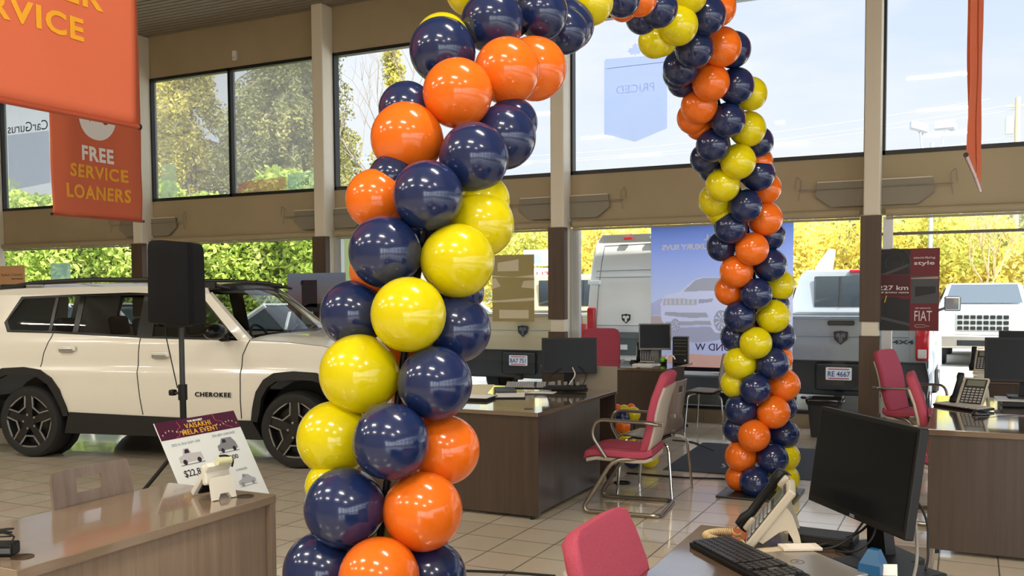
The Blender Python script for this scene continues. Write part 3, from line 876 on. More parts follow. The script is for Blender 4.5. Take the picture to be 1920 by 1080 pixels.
desk('office_desk', 'dark brown desk at the window behind the other right hand desk, with stacked papers', -.06+.1, 1.6, 9.45, 10.55, ZT, M_walT, M_wal, .03,
     [('end_panel', (.06, 1.58, 9.47, 9.49, .02, ZT-.03)), ('end_panel', (.06, 1.58, 10.5, 10.52, .02, ZT-.03))])
desk('office_desk', 'walnut desk closest to the camera with the laptop and the large black monitor', -.83, -.085, 1.1, 3.215, ZT, M_walT, M_wal, .03,
     [('end_panel', (-.80, -.10, 3.15, 3.175, .02, ZT-.03)), ('front_panel', (-.13, -.105, 1.12, 3.15, .02, ZT-.03)), ('end_panel', (-.80, -.10, 1.12, 1.145, .02, ZT-.03))])

# ------------------------------------------------------------------ red cantilever chairs
M_red = mottled('red_upholstery', '#a34456', '#ad4e60', 260, .85, .15, .4, .6, 0, .15)
M_shell = mat('beige_chair_shell', '#b5aa9c', .5)
M_tub = mat('brushed_chair_tube', '#8d867c', .3, .9)
def red_chair(label, loc, rz):
    t = thing('cantilever_chair', label, 'chair', loc, rz, 'red cantilever office chairs')
    prof = [(.175, .43), (.20, .50), (.225, .60), (.238, .70), (.262, .80), (.295, .89), (.318, .955)]
    wd = [.40, .44, .455, .46, .46, .45, .41]
    def sec(i, off, w, th):
        y, z = prof[i]; j = min(i+1, len(prof)-1); k = max(i-1, 0)
        d = Vector((0, prof[j][0]-prof[k][0], prof[j][1]-prof[k][1])).normalized(); n_ = Vector((0, d.z, -d.y))
        o = []
        for u, v in rrect(w, th, th*.42, 4):
            cur = .035*(abs(u)/(w/2))**2
            o.append(Vector((u, y, z))+n_*(v+off-cur))
        return o
    b = nb()
    secs = [sec(i, 0, wd[i], .055) for i in range(len(prof))]
    top = [v*.0+v for v in secs[-1]]; c = sum(top, Vector())/len(top)
    secs.append([c+(v-c)*.8+Vector((0, .006, .018)) for v in top]); secs.append([c+(v-c)*.4+Vector((0, .008, .024)) for v in top])
    loft(b, secs); obj('backrest', b, M_red, t, True, 60)
    b = nb(); loft(b, [sec(i, .036, wd[i]*.93, .02) for i in range(0, 6)]); obj('back_shell', b, M_shell, t, True, 50)
    b = nb()
    sp = [(-.27, .415, .43), (-.25, .445, .47), (-.18, .462, .48), (-.05, .455, .48), (.08, .448, .47), (.17, .452, .45), (.215, .47, .42)]
    secs = []
    for y, z, w in sp:
        secs.append([Vector((u, y, z-.03+v-.012*(1-(abs(u)/(w/2))**2)*(1 if v > 0 else 0))) for u, v in rrect(w, .05 if y > -.26 else .03, .014, 4)])
    loft(b, secs); obj('seat', b, M_red, t, True, 60)
    b = nb(); loft(b, [[Vector((u, y, z-.075+v)) for u, v in rrect(w*.92, .03, .012, 3)] for y, z, w in sp[1:]]); obj('seat_pan', b, M_shell, t, True, 50)
    for s in (-1, 1):
        b = nb()
        tube(b, bend([(s*.25, -.10, .40), (s*.275, -.20, .56), (s*.275, -.16, .665), (s*.275, .20, .655), (s*.235, .255, .64)], .07, 6), .0155, 10, flat=.8); obj('armrest', b, M_tub, t, True)
        b = nb(); bbox_(b, s*.235-.012, s*.235+.012, .225, .30, .625, .66, .006); obj('arm_clamp', b, M_tub, t)
    b = nb()
    pts = [(-.20, .02, .395), (-.24, -.06, .39), (-.26, -.33, .02), (-.26, .27, .016), (.26, .27, .016), (.26, -.33, .02), (.24, -.06, .39), (.20, .02, .395)]
    pts = [(-.20, .10, .39), (-.25, -.05, .385), (-.265, -.275, .016), (-.265, .285, .016), (.265, .285, .016), (.265, -.275, .016), (.25, -.05, .385), (.20, .10, .39)]
    tube(b, bend(pts, .075, 7), .0155, 10); obj('sled_frame', b, M_tub, t, True)
    return t
rc = red_chair('red cantilever chair seen from behind, standing between the walnut desk and the arch', (-2.18, 6.40, 0), R_(-84))
fgc = dup(rc, (-.65, 2.43, 0), R_(90), 'red chair closest to the camera, only its backrest showing by the keyboard'); fgc.scale = (1.02, .93, .93)
dup(rc, (-.44, 9.40, 0), R_(72), 'red chair with both armrests showing, in front of the window by the red poster')
dup(rc, (-.06, 6.95, 0), R_(92), 'red chair pushed in at the end of the desk with the mouse, seen edge-on')
dup(rc, (-3.90, 10.40, 0), R_(14), 'red chair behind the walnut desk, only its back showing before the white van').scale = (1.0, 1.0, 1.12)

# ------------------------------------------------------------------ wooden shell chairs
M_ply = wood('grey_ply_shell', '#6e5f54', '#82736a', .25, 'Z', .8)
def ply_chair(label, loc, rz, slot=True):
    t = thing('shell_chair', label, 'chair', loc, rz, 'bent wood visitor chairs')
    prof = [(-.20, .435), (-.17, .452), (-.08, .452), (.05, .447), (.12, .452), (.165, .475), (.19, .52), (.205, .60), (.22, .70), (.231, .775), (.239, .83), (.245, .87)]
    wd = [.38, .41, .42, .42, .41, .40, .39, .385, .38, .377, .372, .355]
    b = nb(); th = .011
    rows_ = []
    for i, (y, z) in enumerate(prof):
        j = min(i+1, len(prof)-1); k = max(i-1, 0)
        d = Vector((0, prof[j][0]-prof[k][0], prof[j][1]-prof[k][1])).normalized(); n_ = Vector((0, -d.z, d.y))
        us = [-.5, -.42, -.25, -.16, 0, .16, .25, .42, .5]
        rows_.append([(Vector((u*wd[i], y, z)), n_) for u in us])
    # handle slot: split the last rows
    def face_grid(q, off):
        return [[q.verts.new(p+n_*off+Vector((0, -.03*(abs(p.x)/.2)**2*(1 if i > 6 else 0), 0))) for p, n_ in r] for i, r in enumerate(rows_)]
    A, B = face_grid(b, th/2), face_grid(b, -th/2)
    nr, ncn = len(A), len(A[0])
    hole = {(9, 3), (9, 4)} if slot else set()
    # insert slot between rows 8 and 9 (z .70-.80): use columns 3,4
    for i in range(nr-1):
        for j in range(ncn-1):
            if (i, j) in hole: continue
            b.faces.new((A[i][j], A[i+1][j], A[i+1][j+1], A[i][j+1])); b.faces.new((B[i][j], B[i][j+1], B[i+1][j+1], B[i+1][j]))
    bmesh.ops.recalc_face_normals(b, faces=b.faces[:])
    bd = [e for e in b.edges if len(e.link_faces) == 1]
    lt = {}
    for g, h in ((A, B),):
        for i in range(nr):
            for j in range(ncn): lt[g[i][j]] = h[i][j]
    for e in bd:
        u, v = e.verts
        if u in lt and v in lt: b.faces.new((u, v, lt[v], lt[u]))
    obj('shell', b, M_ply, t, True, 40)
    for s in (-1, 1):
        for y0, y1 in ((-.10, -.19), (.10, .25)):
            b = nb(); tube(b, bend([(0, y0*.9, .425), (s*.17, y0, .425), (s*.215, y1*.85, .40), (s*.235, y1, 0)], .05, 5), .0105, 9); obj('leg', b, M_chrome, t, True)
    b = nb(); box(b, -.12, .12, -.12, .12, .418, .436); obj('seat_bracket', b, M_black, t)
    return t
pc = ply_chair('grey-brown wooden shell chair with chrome legs beside the red chair', (-2.20, 7.02, 0), R_(-93))
dup(pc, (-2.60, 10.35, 0), R_(-92), 'wooden shell chair behind the far arch leg, below the blue window poster')
dup(pc, (-2.90, 2.615, 0), R_(90), 'wooden shell chair with a slot in its back, pushed in behind the oak desk')

# ------------------------------------------------------------------ screens, telephones, keyboards
def monitor(label, loc, rz, w, h, zc, m=None, group=None, tilt=4, bez=.014, basew=.24, logo=False, name='computer_monitor'):
    m = m or M_black
    t = thing(name, label, 'monitor', loc, rz, 'desk monitors')
    mx = Matrix.Translation((0, 0, zc)) @ Matrix.Rotation(R_(-tilt), 4, 'X')
    b = nb(); bbox_(b, -w/2, w/2, -.012, .018, -h/2, h/2, .005, 2, mx); bbox_(b, -w/3, w/3, .015, .05, -h/3, h/4, .02, 2, mx); ho = obj('housing', b, m, t)
    b = nb(); box(b, -w/2+bez, w/2-bez, -.0135, -.0115, -h/2+bez*1.6, h/2-bez, mx); obj('screen', b, M_screen, t)
    if logo: lettering('DELL', .009, M_alu, ho, mx @ plane_mx((0, -.0125, -h/2+.005), (1, 0, 0), (0, 0, 1)), depth=.001)
    b = nb(); loft(b, [[(-.05, .05, .012), (.05, .05, .012), (.05, .085, .012), (-.05, .085, .012)], [(-.04, .04, zc*.55), (.04, .04, zc*.55), (.04, .07, zc*.55), (-.04, .07, zc*.55)], [(-.045, .025, zc), (.045, .025, zc), (.045, .05, zc), (-.045, .05, zc)]]); obj('neck', b, m, t)
    b = nb(); prism(b, rrect(basew, .18, .02, 4, 0, .05), 0, .014); obj('base', b, m, t)
    return t
M_bez = mat('silver_bezel', '#6f6d6a', .4)
monitor('large black monitor on the walnut desk closest to the camera', (-.285, 3.03, ZT), R_(-53), .535, .315, .272, tilt=8, logo=True, basew=.25)
monitor('black monitor with cables bundled at its foot, on the desk beside the near balloon leg', (-2.98, 7.25, ZT), R_(24), .455, .295, .285, basew=.30)
monitor('squarish grey monitor on the desk by the blue window poster', (-3.20, 10.33, ZT), R_(20), .36, .30, .30, M_bez, basew=.2)
monitor('black monitor on the desk with the beige telephone and mouse', (.37, 7.42, ZT+.055), R_(3), .54, .31, .265)
monitor('upper edge of a black monitor behind the other one at the window desk', (.52, 10.0, ZT), R_(2), .54, .32, .265)

M_beige = mat('beige_phone_plastic', '#b9b09e', .4)
M_keyp = mat('dark_phone_keypad', '#33302e', .4)
def phone(label, loc, rz, sc=1.0):
    t = thing('desk_telephone', label, 'telephone', loc, rz, 'beige desk telephones')
    t.scale = (sc, sc, sc)
    ang = R_(54)
    mx = Matrix.Translation((0, -.08, .008)) @ Matrix.Rotation(ang, 4, 'X')   # slab: u = x, v up the slope
    b = nb(); bbox_(b, -.10, .10, 0, .215, -.012, .014, .006, 2, mx); obj('body', b, M_beige, t)
    b = nb()
    for s in (-1, 1):
        x = s*.085
        pts = [(-.02, .10), (.02, .145), (.045, .11), (.065, .05), (.075, 0), (.055, 0), (.045, .04), (.03, .065), (.01, .06), (-.04, .02), (-.06, .03)]
        prism(b, [(y, z) for y, z in pts], x-.008, x+.008, plane_mx((0, 0, 0), (0, 1, 0), (0, 0, 1)))
    box(b, -.085, .085, -.0, .02, .085, .10)
    obj('stand', b, M_beige, t)
    b = nb(); bbox_(b, -.045, .095, .01, .20, .012, .0165, .002, 1, mx); kp = obj('keypad', b, M_keyp, t)
    b = nb(); bbox_(b, -.03, .085, .145, .19, .016, .0185, .002, 1, mx); obj('display', b, mat('grey_lcd', '#6e7468', .2), kp)
    b = nb()
    for i in range(5):
        for j in range(6):
            box(b, -.035+i*.026, -.035+i*.026+.018, .02+j*.0195, .02+j*.0195+.011, .0162, .0195, mx)
    obj('key', b, M_alu, kp)
    b = nb()
    sec = []
    for v, hgt, w in ((-.005, .03, .03), (.0, .048, .042), (.03, .05, .044), (.055, .042, .034), (.11, .044, .032), (.165, .042, .034), (.19, .05, .044), (.22, .048, .042), (.226, .03, .03)):
        sec.append([mx @ Vector((-.073+u, v, hgt-.004+q)) for u, q in rrect(w, .028, .011, 3)])
    loft(b, sec); hs = obj('handset', b, M_black, t, True, 50)
    b = nb(); bbox_(b, -.092, -.054, .0, .05, .012, .034, .008, 2, mx); obj('ear_cup', b, M_beige, hs, True)
    b = nb(); bbox_(b, -.092, -.054, .175, .22, .012, .034, .008, 2, mx); obj('ear_cup', b, M_beige, hs, True)
    return t
ph = phone('beige telephone standing upright beside the closed laptop', (-.545, 3.07, ZT), R_(-80), 1.05)
dup(ph, (.02, 7.30, ZT), R_(-22), 'beige telephone behind the keyboard and mouse on the pale desk top')
dup(ph, (-3.33, 10.40, ZT), R_(15), 'olive and beige telephone under the squarish grey monitor')
dup(ph, (.12, 9.90, ZT+.045), R_(-10), 'telephone on the papers of the window desk, behind the other telephone')
# coiled cord
b = nb(); pts = []
path = bend([(-.60, 2.98, ZT+.012), (-.70, 2.98, ZT+.012), (-.78, 3.03, ZT+.012), (-.74, 3.11, ZT+.012), (-.63, 3.12, ZT+.012)], .05, 10)
for i in range(len(path)-1):
    for k in range(16):
        s = k/16; p = path[i].lerp(path[i+1], s); d = (path[i+1]-path[i]).normalized(); x, y = frame_for(d)
        turns = (i*16+k)/16*2*math.pi*1.15; pts.append(p+x*.0095*math.cos(turns)+y*.0095*math.sin(turns))
tube(b, pts, .0028, 5); tag(obj('telephone_cord', b, mat('beige_cord', '#c3ab80', .5), None, True), 'coiled beige telephone cord lying beside the black keyboard', 'cord')

def keyboard(label, loc, rz, w=.44, d=.145, mb=None, mk=None, tilt=3):
    t = thing('keyboard', label, 'keyboard', loc, rz, 'computer keyboards')
    mx = Matrix.Rotation(R_(tilt), 4, 'X')
    b = nb(); bbox_(b, -w/2, w/2, -d/2, d/2, .004, .02, .004, 2, mx); ca = obj('case', b, mb or M_black, t)
    b = nb()
    kw = .019
    for r in range(6):
        x = -w/2+.008; y = -d/2+.01+r*.0215; i = 0
        while x < w/2-.02:
            ww = kw-.003
            if r == 0 and abs(x+.07) < .01: ww = .105
            elif abs(x-(w/2-.175)) < .010 or abs(x-(w/2-.095)) < .010: x += .011; continue
            box(b, x, x+ww, y, y+.0175, .02, .0265, mx); x += ww+.003
    obj('key', b, mk or M_dark, ca)
    return t
M_kmid = mat('dark_keys', '#26282b', .35)
keyboard('black keyboard between the closest red chair and the closed laptop', (-.585, 2.80, ZT), R_(-47), mk=M_kmid)
keyboard('silver and black keyboard with the mouse beside it, on the pale desk top', (-.03, 7.13, ZT), R_(-46), .40, .15, M_black, mat('pale_keys', '#b9b7b0', .4))
keyboard('grey keyboard propped among papers on the desk beside the near balloon leg', (-3.25, 7.08, ZT+.03), R_(20), .42, .16, M_black, mat('grey_keys', '#9b9a94', .4), 14)

def mouse(label, loc, rz):
    t = thing('computer_mouse', label, 'mouse', loc, rz)
    b = nb(); q = nb(); bmesh.ops.create_icosphere(q, subdivisions=3, radius=1)
    for v in q.verts: v.co = Vector((v.co.x*.034, v.co.y*.06, max(v.co.z, -.05)*.036+.002))
    merge(b, q); obj('shell', b, mat('black_mouse', '#141517', .25), t, True, 0)
    b = nb(); cyl(b, (-.003, -.034, .030), (.003, -.034, .030), .009, 12); obj('wheel', b, M_dark, t)
    return t
mouse('black mouse at the corner of the pale desk top', (.075, 6.80, ZT), R_(-60))
mouse('pale grey mouse beside the papers on the desk by the blue poster', (-3.43, 10.28, ZT), R_(-30))
tag(rod('mouse_cable', bend([(.11, 6.83, ZT+.02), (.22, 6.88, ZT+.006), (.32, 6.95, ZT+.006), (.40, 7.1, ZT+.006)], .05), .0022, M_dark), 'thin black cable running from the mouse on the pale desk top', 'cable')

# laptop and small things on the closest desk
M_lap = mat('brushed_laptop_lid', '#a39c94', .28, .7)
lt_ = thing('laptop', 'closed silver laptop in front of the large black monitor', 'laptop', (-.44, 2.81, ZT), R_(-46))
b = nb(); bbox_(b, -.17, .17, -.118, .118, .003, .014, .004, 2); obj('base', b, M_black, lt_)
b = nb(); bbox_(b, -.168, .168, -.116, .116, .0145, .0215, .003, 2); lid = obj('lid', b, M_lap, lt_)
b = nb(); tube(b, [(.019*math.cos(2*math.pi*k/24), .019*math.sin(2*math.pi*k/24), .0216) for k in range(24)], .0012, 5, True)
merge(b, text_bm('E', .011, bold=.02, depth=.0012), Matrix.Translation((0, -.0055, .0214))); obj('emblem', b, mat('dark_emblem', '#4f4a46', .3), lid)
b = nb(); box(b, -.155, -.115, -.05, .05, .0216, .0222); obj('sticker', b, mat('tan_sticker', '#b7a58a', .5), lid)
t = thing('card_stack', 'small pale pad lying on the closed laptop below the telephone', 'pad', (-.455, 2.955, ZT+.0225), R_(-62))
b = nb(); bbox_(b, -.03, .03, -.06, .06, 0, .009, .002); obj('pad', b, mat('cream_pad', '#cfc5b6', .5), t)
b = nb(); box(b, -.025, .025, -.04, .04, .009, .0096); obj('printed_label', b, mat('pale_label', '#dcd2c8', .5), t)
t = thing('docking_box', 'flat black box on the desk behind the large black monitor', 'box', (-.40, 3.13, ZT), R_(-4))
b = nb(); bbox_(b, -.11, .09, -.05, .06, .006, .034, .004); obj('case', b, M_black, t)
b = nb(); box(b, -.10, .08, -.052, -.05, .012, .028); obj('front_strip', b, mat('dull_black', '#26241f', .5), t)
t = thing('thin_client', 'flat black stand plate under the large black monitor with a cable over it', 'device', (-.20, 2.90, ZT), R_(-40))
b = nb(); bbox_(b, -.13, .13, -.10, .09, .001, .016, .004); obj('case', b, M_black, t)
for i, pp in enumerate([[(-.42, 3.06, .01), (-.36, 3.10, .02), (-.30, 3.11, .05), (-.26, 3.08, .10)], [(-.44, 3.03, .008), (-.38, 3.02, .012), (-.32, 3.06, .04), (-.27, 3.07, .12)], [(-.18, 2.98, .20), (-.13, 2.93, .16), (-.12, 2.86, .05), (-.13, 2.78, .004)], [(-.15, 3.02, .22), (-.10, 3.0, .14), (-.095, 2.93, .04), (-.10, 2.88, .02)], [(-.36, 3.02, .01), (-.30, 2.98, .02), (-.25, 2.99, .06), (-.24, 3.03, .12)]]):
    tag(rod('monitor_cable', bend([(x, y, ZT+z) for x, y, z in pp], .04), [.004, .0035, .0045, .0035, .003][i], mat('grey_cable', '#8a8680', .5) if i == 2 else M_dark),
        ['black cable from the flat box to the large monitor', 'black cable lying ahead of the flat box on the closest desk', 'grey cable curving over the stand plate of the large monitor', 'thin black cable at the outer edge of the large monitor', 'black cable looping on the desk under the large monitor'][i], 'cable')
t = thing('card_holder', 'blue pointed plastic holder in front of the large monitor', 'holder', (-.232, 2.80, ZT), R_(-20))
b = nb(); loft(b, [[(-.035, -.03, 0), (.035, -.03, 0), (.035, .03, 0), (-.035, .03, 0)], [(-.03, -.024, .045), (.03, -.024, .045), (.03, .024, .045), (-.03, .024, .045)], [(-.012, -.008, .085), (.016, -.008, .085), (.016, .014, .085), (-.012, .014, .085)]]); obj('body', b, mat('blue_plastic', '#15517c', .3), t)
t = thing('business_card', 'small white and red card leaning beside the blue holder', 'card', (-.185, 2.765, ZT), R_(-25))
mxc = Matrix.Rotation(R_(-18), 4, 'X') @ Matrix.Rotation(R_(-12), 4, 'Y')
b = nb(); box(b, -.022, .022, -.001, .001, 0, .055, mxc); cardo = obj('card', b, M_paper, t)
b = nb(); box(b, -.020, .020, -.0018, -.001, .004, .024, mxc); obj('red_print', b, mat('red_print', '#c2414a', .5), t)

# things on the desk by the near leg
def slab(name, label, cat, loc, rz, w, d, h, m, grp=None, extra=None, tilt=0):
    t = thing(name, label, cat, loc, rz, grp)
    b = nb(); bbox_(b, -w/2, w/2, -d/2, d/2, 0, h, min(.003, h*.4), 2, Matrix.Rotation(R_(tilt), 4, 'X')); obj('cover' if extra else 'sheet', b, m, t)
    if extra:
        b = nb(); box(b, -w/2+.006, w/2-.006, -d/2+.006, d/2-.006, h, h+.0015); obj('top_sheet', b, extra, t)
    return t
slab('laptop_computer', 'closed black laptop with white papers on it, beside the navy balloon', 'laptop', (-3.42, 6.33, ZT), R_(8), .36, .25, .022, M_black, extra=M_paper)
slab('folder', 'black folder with pale sheets lying beside the closed laptop', 'folder', (-3.22, 6.62, ZT), R_(25), .24, .34, .012, M_black, extra=M_paper)
slab('document_sheet', 'cream sheet of paper sticking up behind the black folder', 'paper', (-3.62, 6.85, ZT+.02), R_(15), .21, .30, .003, mat('cream_paper', '#e0d6b0', .6), tilt=8)
slab('binder', 'dark binder leaning under the propped keyboard', 'binder', (-3.38, 6.86, ZT), R_(30), .16, .34, .03, mat('charcoal_binder', '#2b2d2f', .5))
slab('document_sheet', 'white sheet of paper at the foot of the monitor with the bundled cables', 'paper', (-3.10, 6.98, ZT), R_(10), .21, .12, .003, M_paper)
t = thing('docking_station', 'black dock box with sockets under the monitor by the near balloon leg', 'dock', (-2.96, 7.14, ZT), R_(15))
b = nb(); bbox_(b, -.16, .16, -.06, .06, .014, .05, .006); obj('case', b, M_black, t)
b = nb()
for k in range(5): bbox_(b, -.12+k*.05, -.09+k*.05, -.03, 0, .05, .08+.01*(k % 2), .004)
obj('plug', b, mat('grey_plug', '#7c7a76', .4), t)
for i, pp in enumerate([[(-3.12, 7.10, .02), (-3.10, 7.12, .12), (-3.03, 7.2, .18)], [(-2.83, 7.16, .04), (-2.80, 7.2, .14), (-2.9, 7.26, .2)], [(-2.92, 7.1, .06), (-2.86, 7.10, .14), (-2.93, 7.2, .19)]]):
    tag(rod('dock_cable', bend([(x, y, ZT+z) for x, y, z in pp], .05), .005, [M_black, M_black, mat('white_cable', '#d8d6d0', .5)][i]), ['thick black cable at the outer end of the dock box', 'black cable looping from the inner end of the dock box', 'white cable looping above the dock box'][i], 'cable')
# things on the desk by the blue poster
slab('document_sheet', 'white papers fanned out below the squarish grey monitor', 'paper', (-3.22, 10.12, ZT), R_(12), .30, .21, .004, M_paper)
slab('document_sheet', 'second sheaf of white paper ahead of the fanned papers', 'paper', (-3.22, 9.98, ZT), R_(4), .22, .15, .016, mat('pale_paper', '#dfddd6', .6))
t = thing('computer_tower', 'black upright computer tower on the desk end by the blue poster', 'computer', (-2.925, 10.42, ZT), R_(12))
b = nb(); bbox_(b, -.085, .085, -.10, .14, 0, .30, .006); obj('case', b, M_black, t)
b = nb(); box(b, .085, .088, -.09, .13, .01, .29); obj('side_panel', b, mat('tan_side', '#8d8674', .5), t)
b = nb()
for z in (.27, .235, .20, .15, .11): box(b, -.07, .07, -.104, -.099, z-.006, z)
obj('drive_slot', b, mat('dull_olive', '#5b5a44', .4), t)
b = nb(); cyl(b, (.055, -.099, .04), (.055, -.106, .04), .012, 14); obj('power_button', b, M_alu, t)
t = thing('grey_folder', 'grey folder standing behind the telephone under the squarish monitor', 'folder', (-3.28, 10.50, ZT), R_(8))
b = nb(); bbox_(b, -.12, .10, -.006, .006, 0, .19, .002, 2, Matrix.Rotation(R_(-10), 4, 'X')); obj('cover', b, mat('mid_grey_card', '#8a8792', .5), t)
t = thing('desk_toy', 'small bright green round gadget beside the foot of the squarish monitor', 'gadget', (-3.07, 10.22, ZT))
b = nb(); q = nb(); bmesh.ops.create_icosphere(q, subdivisions=3, radius=.032); merge(b, q, Matrix.Translation((0, 0, .05))); obj('head', b, mat('lime_green', '#6cc81e', .4), t, True)
b = nb(); lathe(b, [(.03, 0), (.035, .01), (.02, .03)], 16); obj('base', b, M_black, t, True)
t = thing('headset', 'dark headset with a pale arch beside the green gadget', 'headset', (-2.985, 10.22, ZT), R_(20))
b = nb(); tube(b, [(.05*math.cos(a), 0, .035+.07*math.sin(a)) for a in [math.pi*k/14 for k in range(15)]], .009, 8); obj('headband', b, M_white, t, True)
for s in (-1, 1):
    b = nb(); cyl(b, (s*.04, 0, .03), (s*.065, 0, .03), .029, 16); obj('ear_pad', b, M_black, t, True)
# things on the two desks at the other side
t = thing('dock_stand', 'black box with grey lid carrying the monitor on the pale desk top', 'stand', (.36, 7.42, ZT), R_(2))
b = nb(); bbox_(b, -.15, .17, -.12, .11, .006, .044, .004); obj('case', b, M_black, t)
b = nb(); box(b, -.19, .18, -.13, .12, .044, .0545); obj('lid', b, mat('grey_lid', '#a9a7a2', .4), t)
for k, (dx, h) in enumerate(((.0, .0), (.01, .012), (-.012, .024), (.006, .034))):
    slab('document_sheet', ['lowest sheaf of white papers on the window desk', 'second sheaf of papers from below on the window desk', 'third sheaf of papers from below on the window desk', 'topmost sheaf of papers under the telephone on the window desk'][k], 'paper', (.26+dx, 9.72, ZT+h), R_(4*k-6), .42, .32, .0115 if k < 3 else .010, [M_paper, MATS['pale_paper'], M_paper, MATS['cream_pad']][k], 'papers on the window desk')

# ------------------------------------------------------------------ payment terminal, adapter, sign board, speaker
t = thing('card_terminal', 'white folded card payment terminal on the oak desk', 'terminal', (-2.71, 2.86, ZT), R_(-104))
M_term = mat('white_terminal_plastic', '#dedbd0', .3)
mxt = Matrix.Translation((0, 0, .0)) @ Matrix.Rotation(R_(50), 4, 'X')
b = nb(); bbox_(b, -.055, .055, -.005, .17, -.012, .012, .006, 2, Matrix.Translation((0, -.075, .014)) @ Matrix.Rotation(R_(48), 4, 'X')); obj('reader_body', b, M_term, t, True)
b = nb(); bbox_(b, -.057, .057, .0, .03, .07, .15, .008, 2, Matrix.Translation((0, .02, -.015)) @ Matrix.Rotation(R_(12), 4, 'X'))
prism(b, [(-.052, 0), (-.03, 0), (-.018, .022), (.018, .022), (.03, 0), (.052, 0), (.050, .09), (-.050, .09)], -.014, .004, plane_mx((0, .062, .0), (1, 0, 0), (0, -.25, 1))); obj('stand', b, M_term, t)
b = nb(); bbox_(b, -.04, .04, .005, .06, -.02, -.012, .003, 1, Matrix.Translation((0, -.07, .02)) @ Matrix.Rotation(R_(48), 4, 'X')); obj('card_slot', b, M_black, t)
b = nb(); cyl(b, (-.04, .055, .15), (.02, .055, .152), .016, 16); obj('paper_roll', b, mat('cream_roll', '#d8d8b0', .5), t, True)
b = nb(); tube(b, bend([(-.05, .05, .12), (-.055, .055, .15), (-.02, .06, .172), (.01, .055, .172)], .03), .004, 6); obj('lid_strip', b, M_black, t)
t = thing('power_adapter', 'black power adapter with its coiled lead beside the grommet of the oak desk', 'adapter', (-2.72, 1.93, ZT), R_(28))
b = nb(); bbox_(b, -.055, .055, -.03, .03, .002, .04, .006); obj('brick', b, M_black, t)
b = nb(); box(b, .02, .05, -.031, -.029, .012, .028); obj('label_plate', b, mat('grey_label', '#5d6166', .4), t)
b = nb(); tube(b, [(-.01+.05*math.cos(k*.5)*(1+.1*math.sin(k*.9)), .01+.035*math.sin(k*.5), .045+.018*abs(math.sin(k*.23))+.0006*k) for k in range(46)], .0026, 6); obj('lead', b, M_dark, t, True)
b = nb(); bbox_(b, .0, .012, -.062, -.052, .0, .05, .002); obj('plug', b, M_black, t)

# sign board on its floor stand
bt = thing('sign_board', 'white event sign with a purple top band standing behind the oak desk', 'sign', (-3.39, 3.2, .949))
lean = Vector((.147, 0, -.269)).normalized()
def bmx(u, v, off=0.0):   # u to the right along the wall normal, v downwards
    o = Vector((0, u, 0))+lean*v; n_ = Vector((0, 1, 0)).cross(-lean).normalized()
    return plane_mx(o+n_*off, (0, 1, 0), -lean)
M_bd = mat('white_board_print', '#e6eceb', .4)
BWD, BHT = .525, .52
b = nb(); box(b, 0, BWD, -BHT, 0, -.006, 0, bmx(0, 0)); obj('board', b, M_bd, bt)
M_pur = mat('purple_print', '#4a1533', .4); M_gold = mat('gold_print', '#e8b53a', .4); M_ink = mat('dark_ink', '#2a2230', .5); M_greyp = mat('grey_ink', '#8b929b', .5); M_pink = mat('pink_print', '#b5475c', .5)
b = nb(); box(b, 0, BWD, -.092, 0, .0002, .0012, bmx(0, 0)); obj('header_band', b, M_pur, bt)
lettering('VAISAKHI', .026, M_gold, bt, bmx(.255, .052, .0014), bold=.012, depth=.0008, width=.17, space=1.1)
lettering('MELA EVENT', .026, M_gold, bt, bmx(.255, .083, .0014), bold=.012, depth=.0008, width=.235, space=1.1)
lettering('THE BIGGEST', .010, M_paper, bt, bmx(.245, .022, .0014), bold=.03, depth=.0008, width=.10)
b = nb()
for k in range(7):
    for s in (0, 1):
        u = (.02+k*.022) if s == 0 else (BWD-.02-k*.022); v = .045-.012*math.sin(k*.9)+.012*(6-k)*.25
        prism(b, [(-.004, 0), (.004, 0), (0, -.010)], .0013, .0018, bmx(u, v))
obj('bunting', b, mat('pale_bunting', '#d8c9a0', .5), bt)
b = nb()
for s in (0, 1):
    pts = [(.13, .01), (.14, .04), (.115, .05), (.12, .08), (.09, .09)] if not s else [(.37, .005), (.375, .035), (.41, .045), (.43, .07), (.47, .085)]
    tube(b, [bmx(u, v, .0014).translation for u, v in pts], .002, 5)
obj('print_line', b, M_pink, bt)
def print_car(u, v, w, kind, m, parent, mxf, wheelm):
    """little printed vehicle, side on"""
    pr = {'truck': [(0, .12), (.02, .30), (.22, .36), (.30, .56), (.52, .57), (.58, .38), (.98, .36), (1, .12)], 'suv': [(0, .12), (.03, .32), (.2, .38), (.34, .58), (.82, .58), (.97, .36), (1, .12)], 'sedan': [(0, .12), (.03, .28), (.22, .33), (.40, .50), (.66, .50), (.86, .33), (1, .28), (1, .12)]}[kind]
    b = nb(); prism(b, [(a*w, c*w) for a, c in pr], .0012, .0018, mxf(u, v)); obj('printed_vehicle', b, m, parent)
    b = nb()
    for q in (.2, .8): prism(b, [(q*w+.085*w*math.cos(a), .12*w+.085*w*math.sin(a)) for a in [2*math.pi*k/16 for k in range(16)]], .0016, .0024, mxf(u, v))
    prism(b, [(.30*w, .40*w), (.36*w, .53*w), (.5*w, .53*w), (.52*w, .40*w)], .0016, .0024, mxf(u, v))
    prism(b, [(-.02*w, .02*w), (1.02*w, .02*w), (1.0*w, .035*w), (.0, .035*w)], .0016, .0024, mxf(u, v))
    obj('printed_wheel', b, wheelm, parent)
print_car(.055, .232, .15, 'truck', mat('silver_print', '#c3c1c4', .5), bt, bmx, M_ink)
print_car(.315, .212, .135, 'suv', mat('slate_print', '#83868c', .5), bt, bmx, M_ink)
print_car(.355, .40, .12, 'sedan', mat('pale_print', '#a9adb3', .5), bt, bmx, M_greyp)
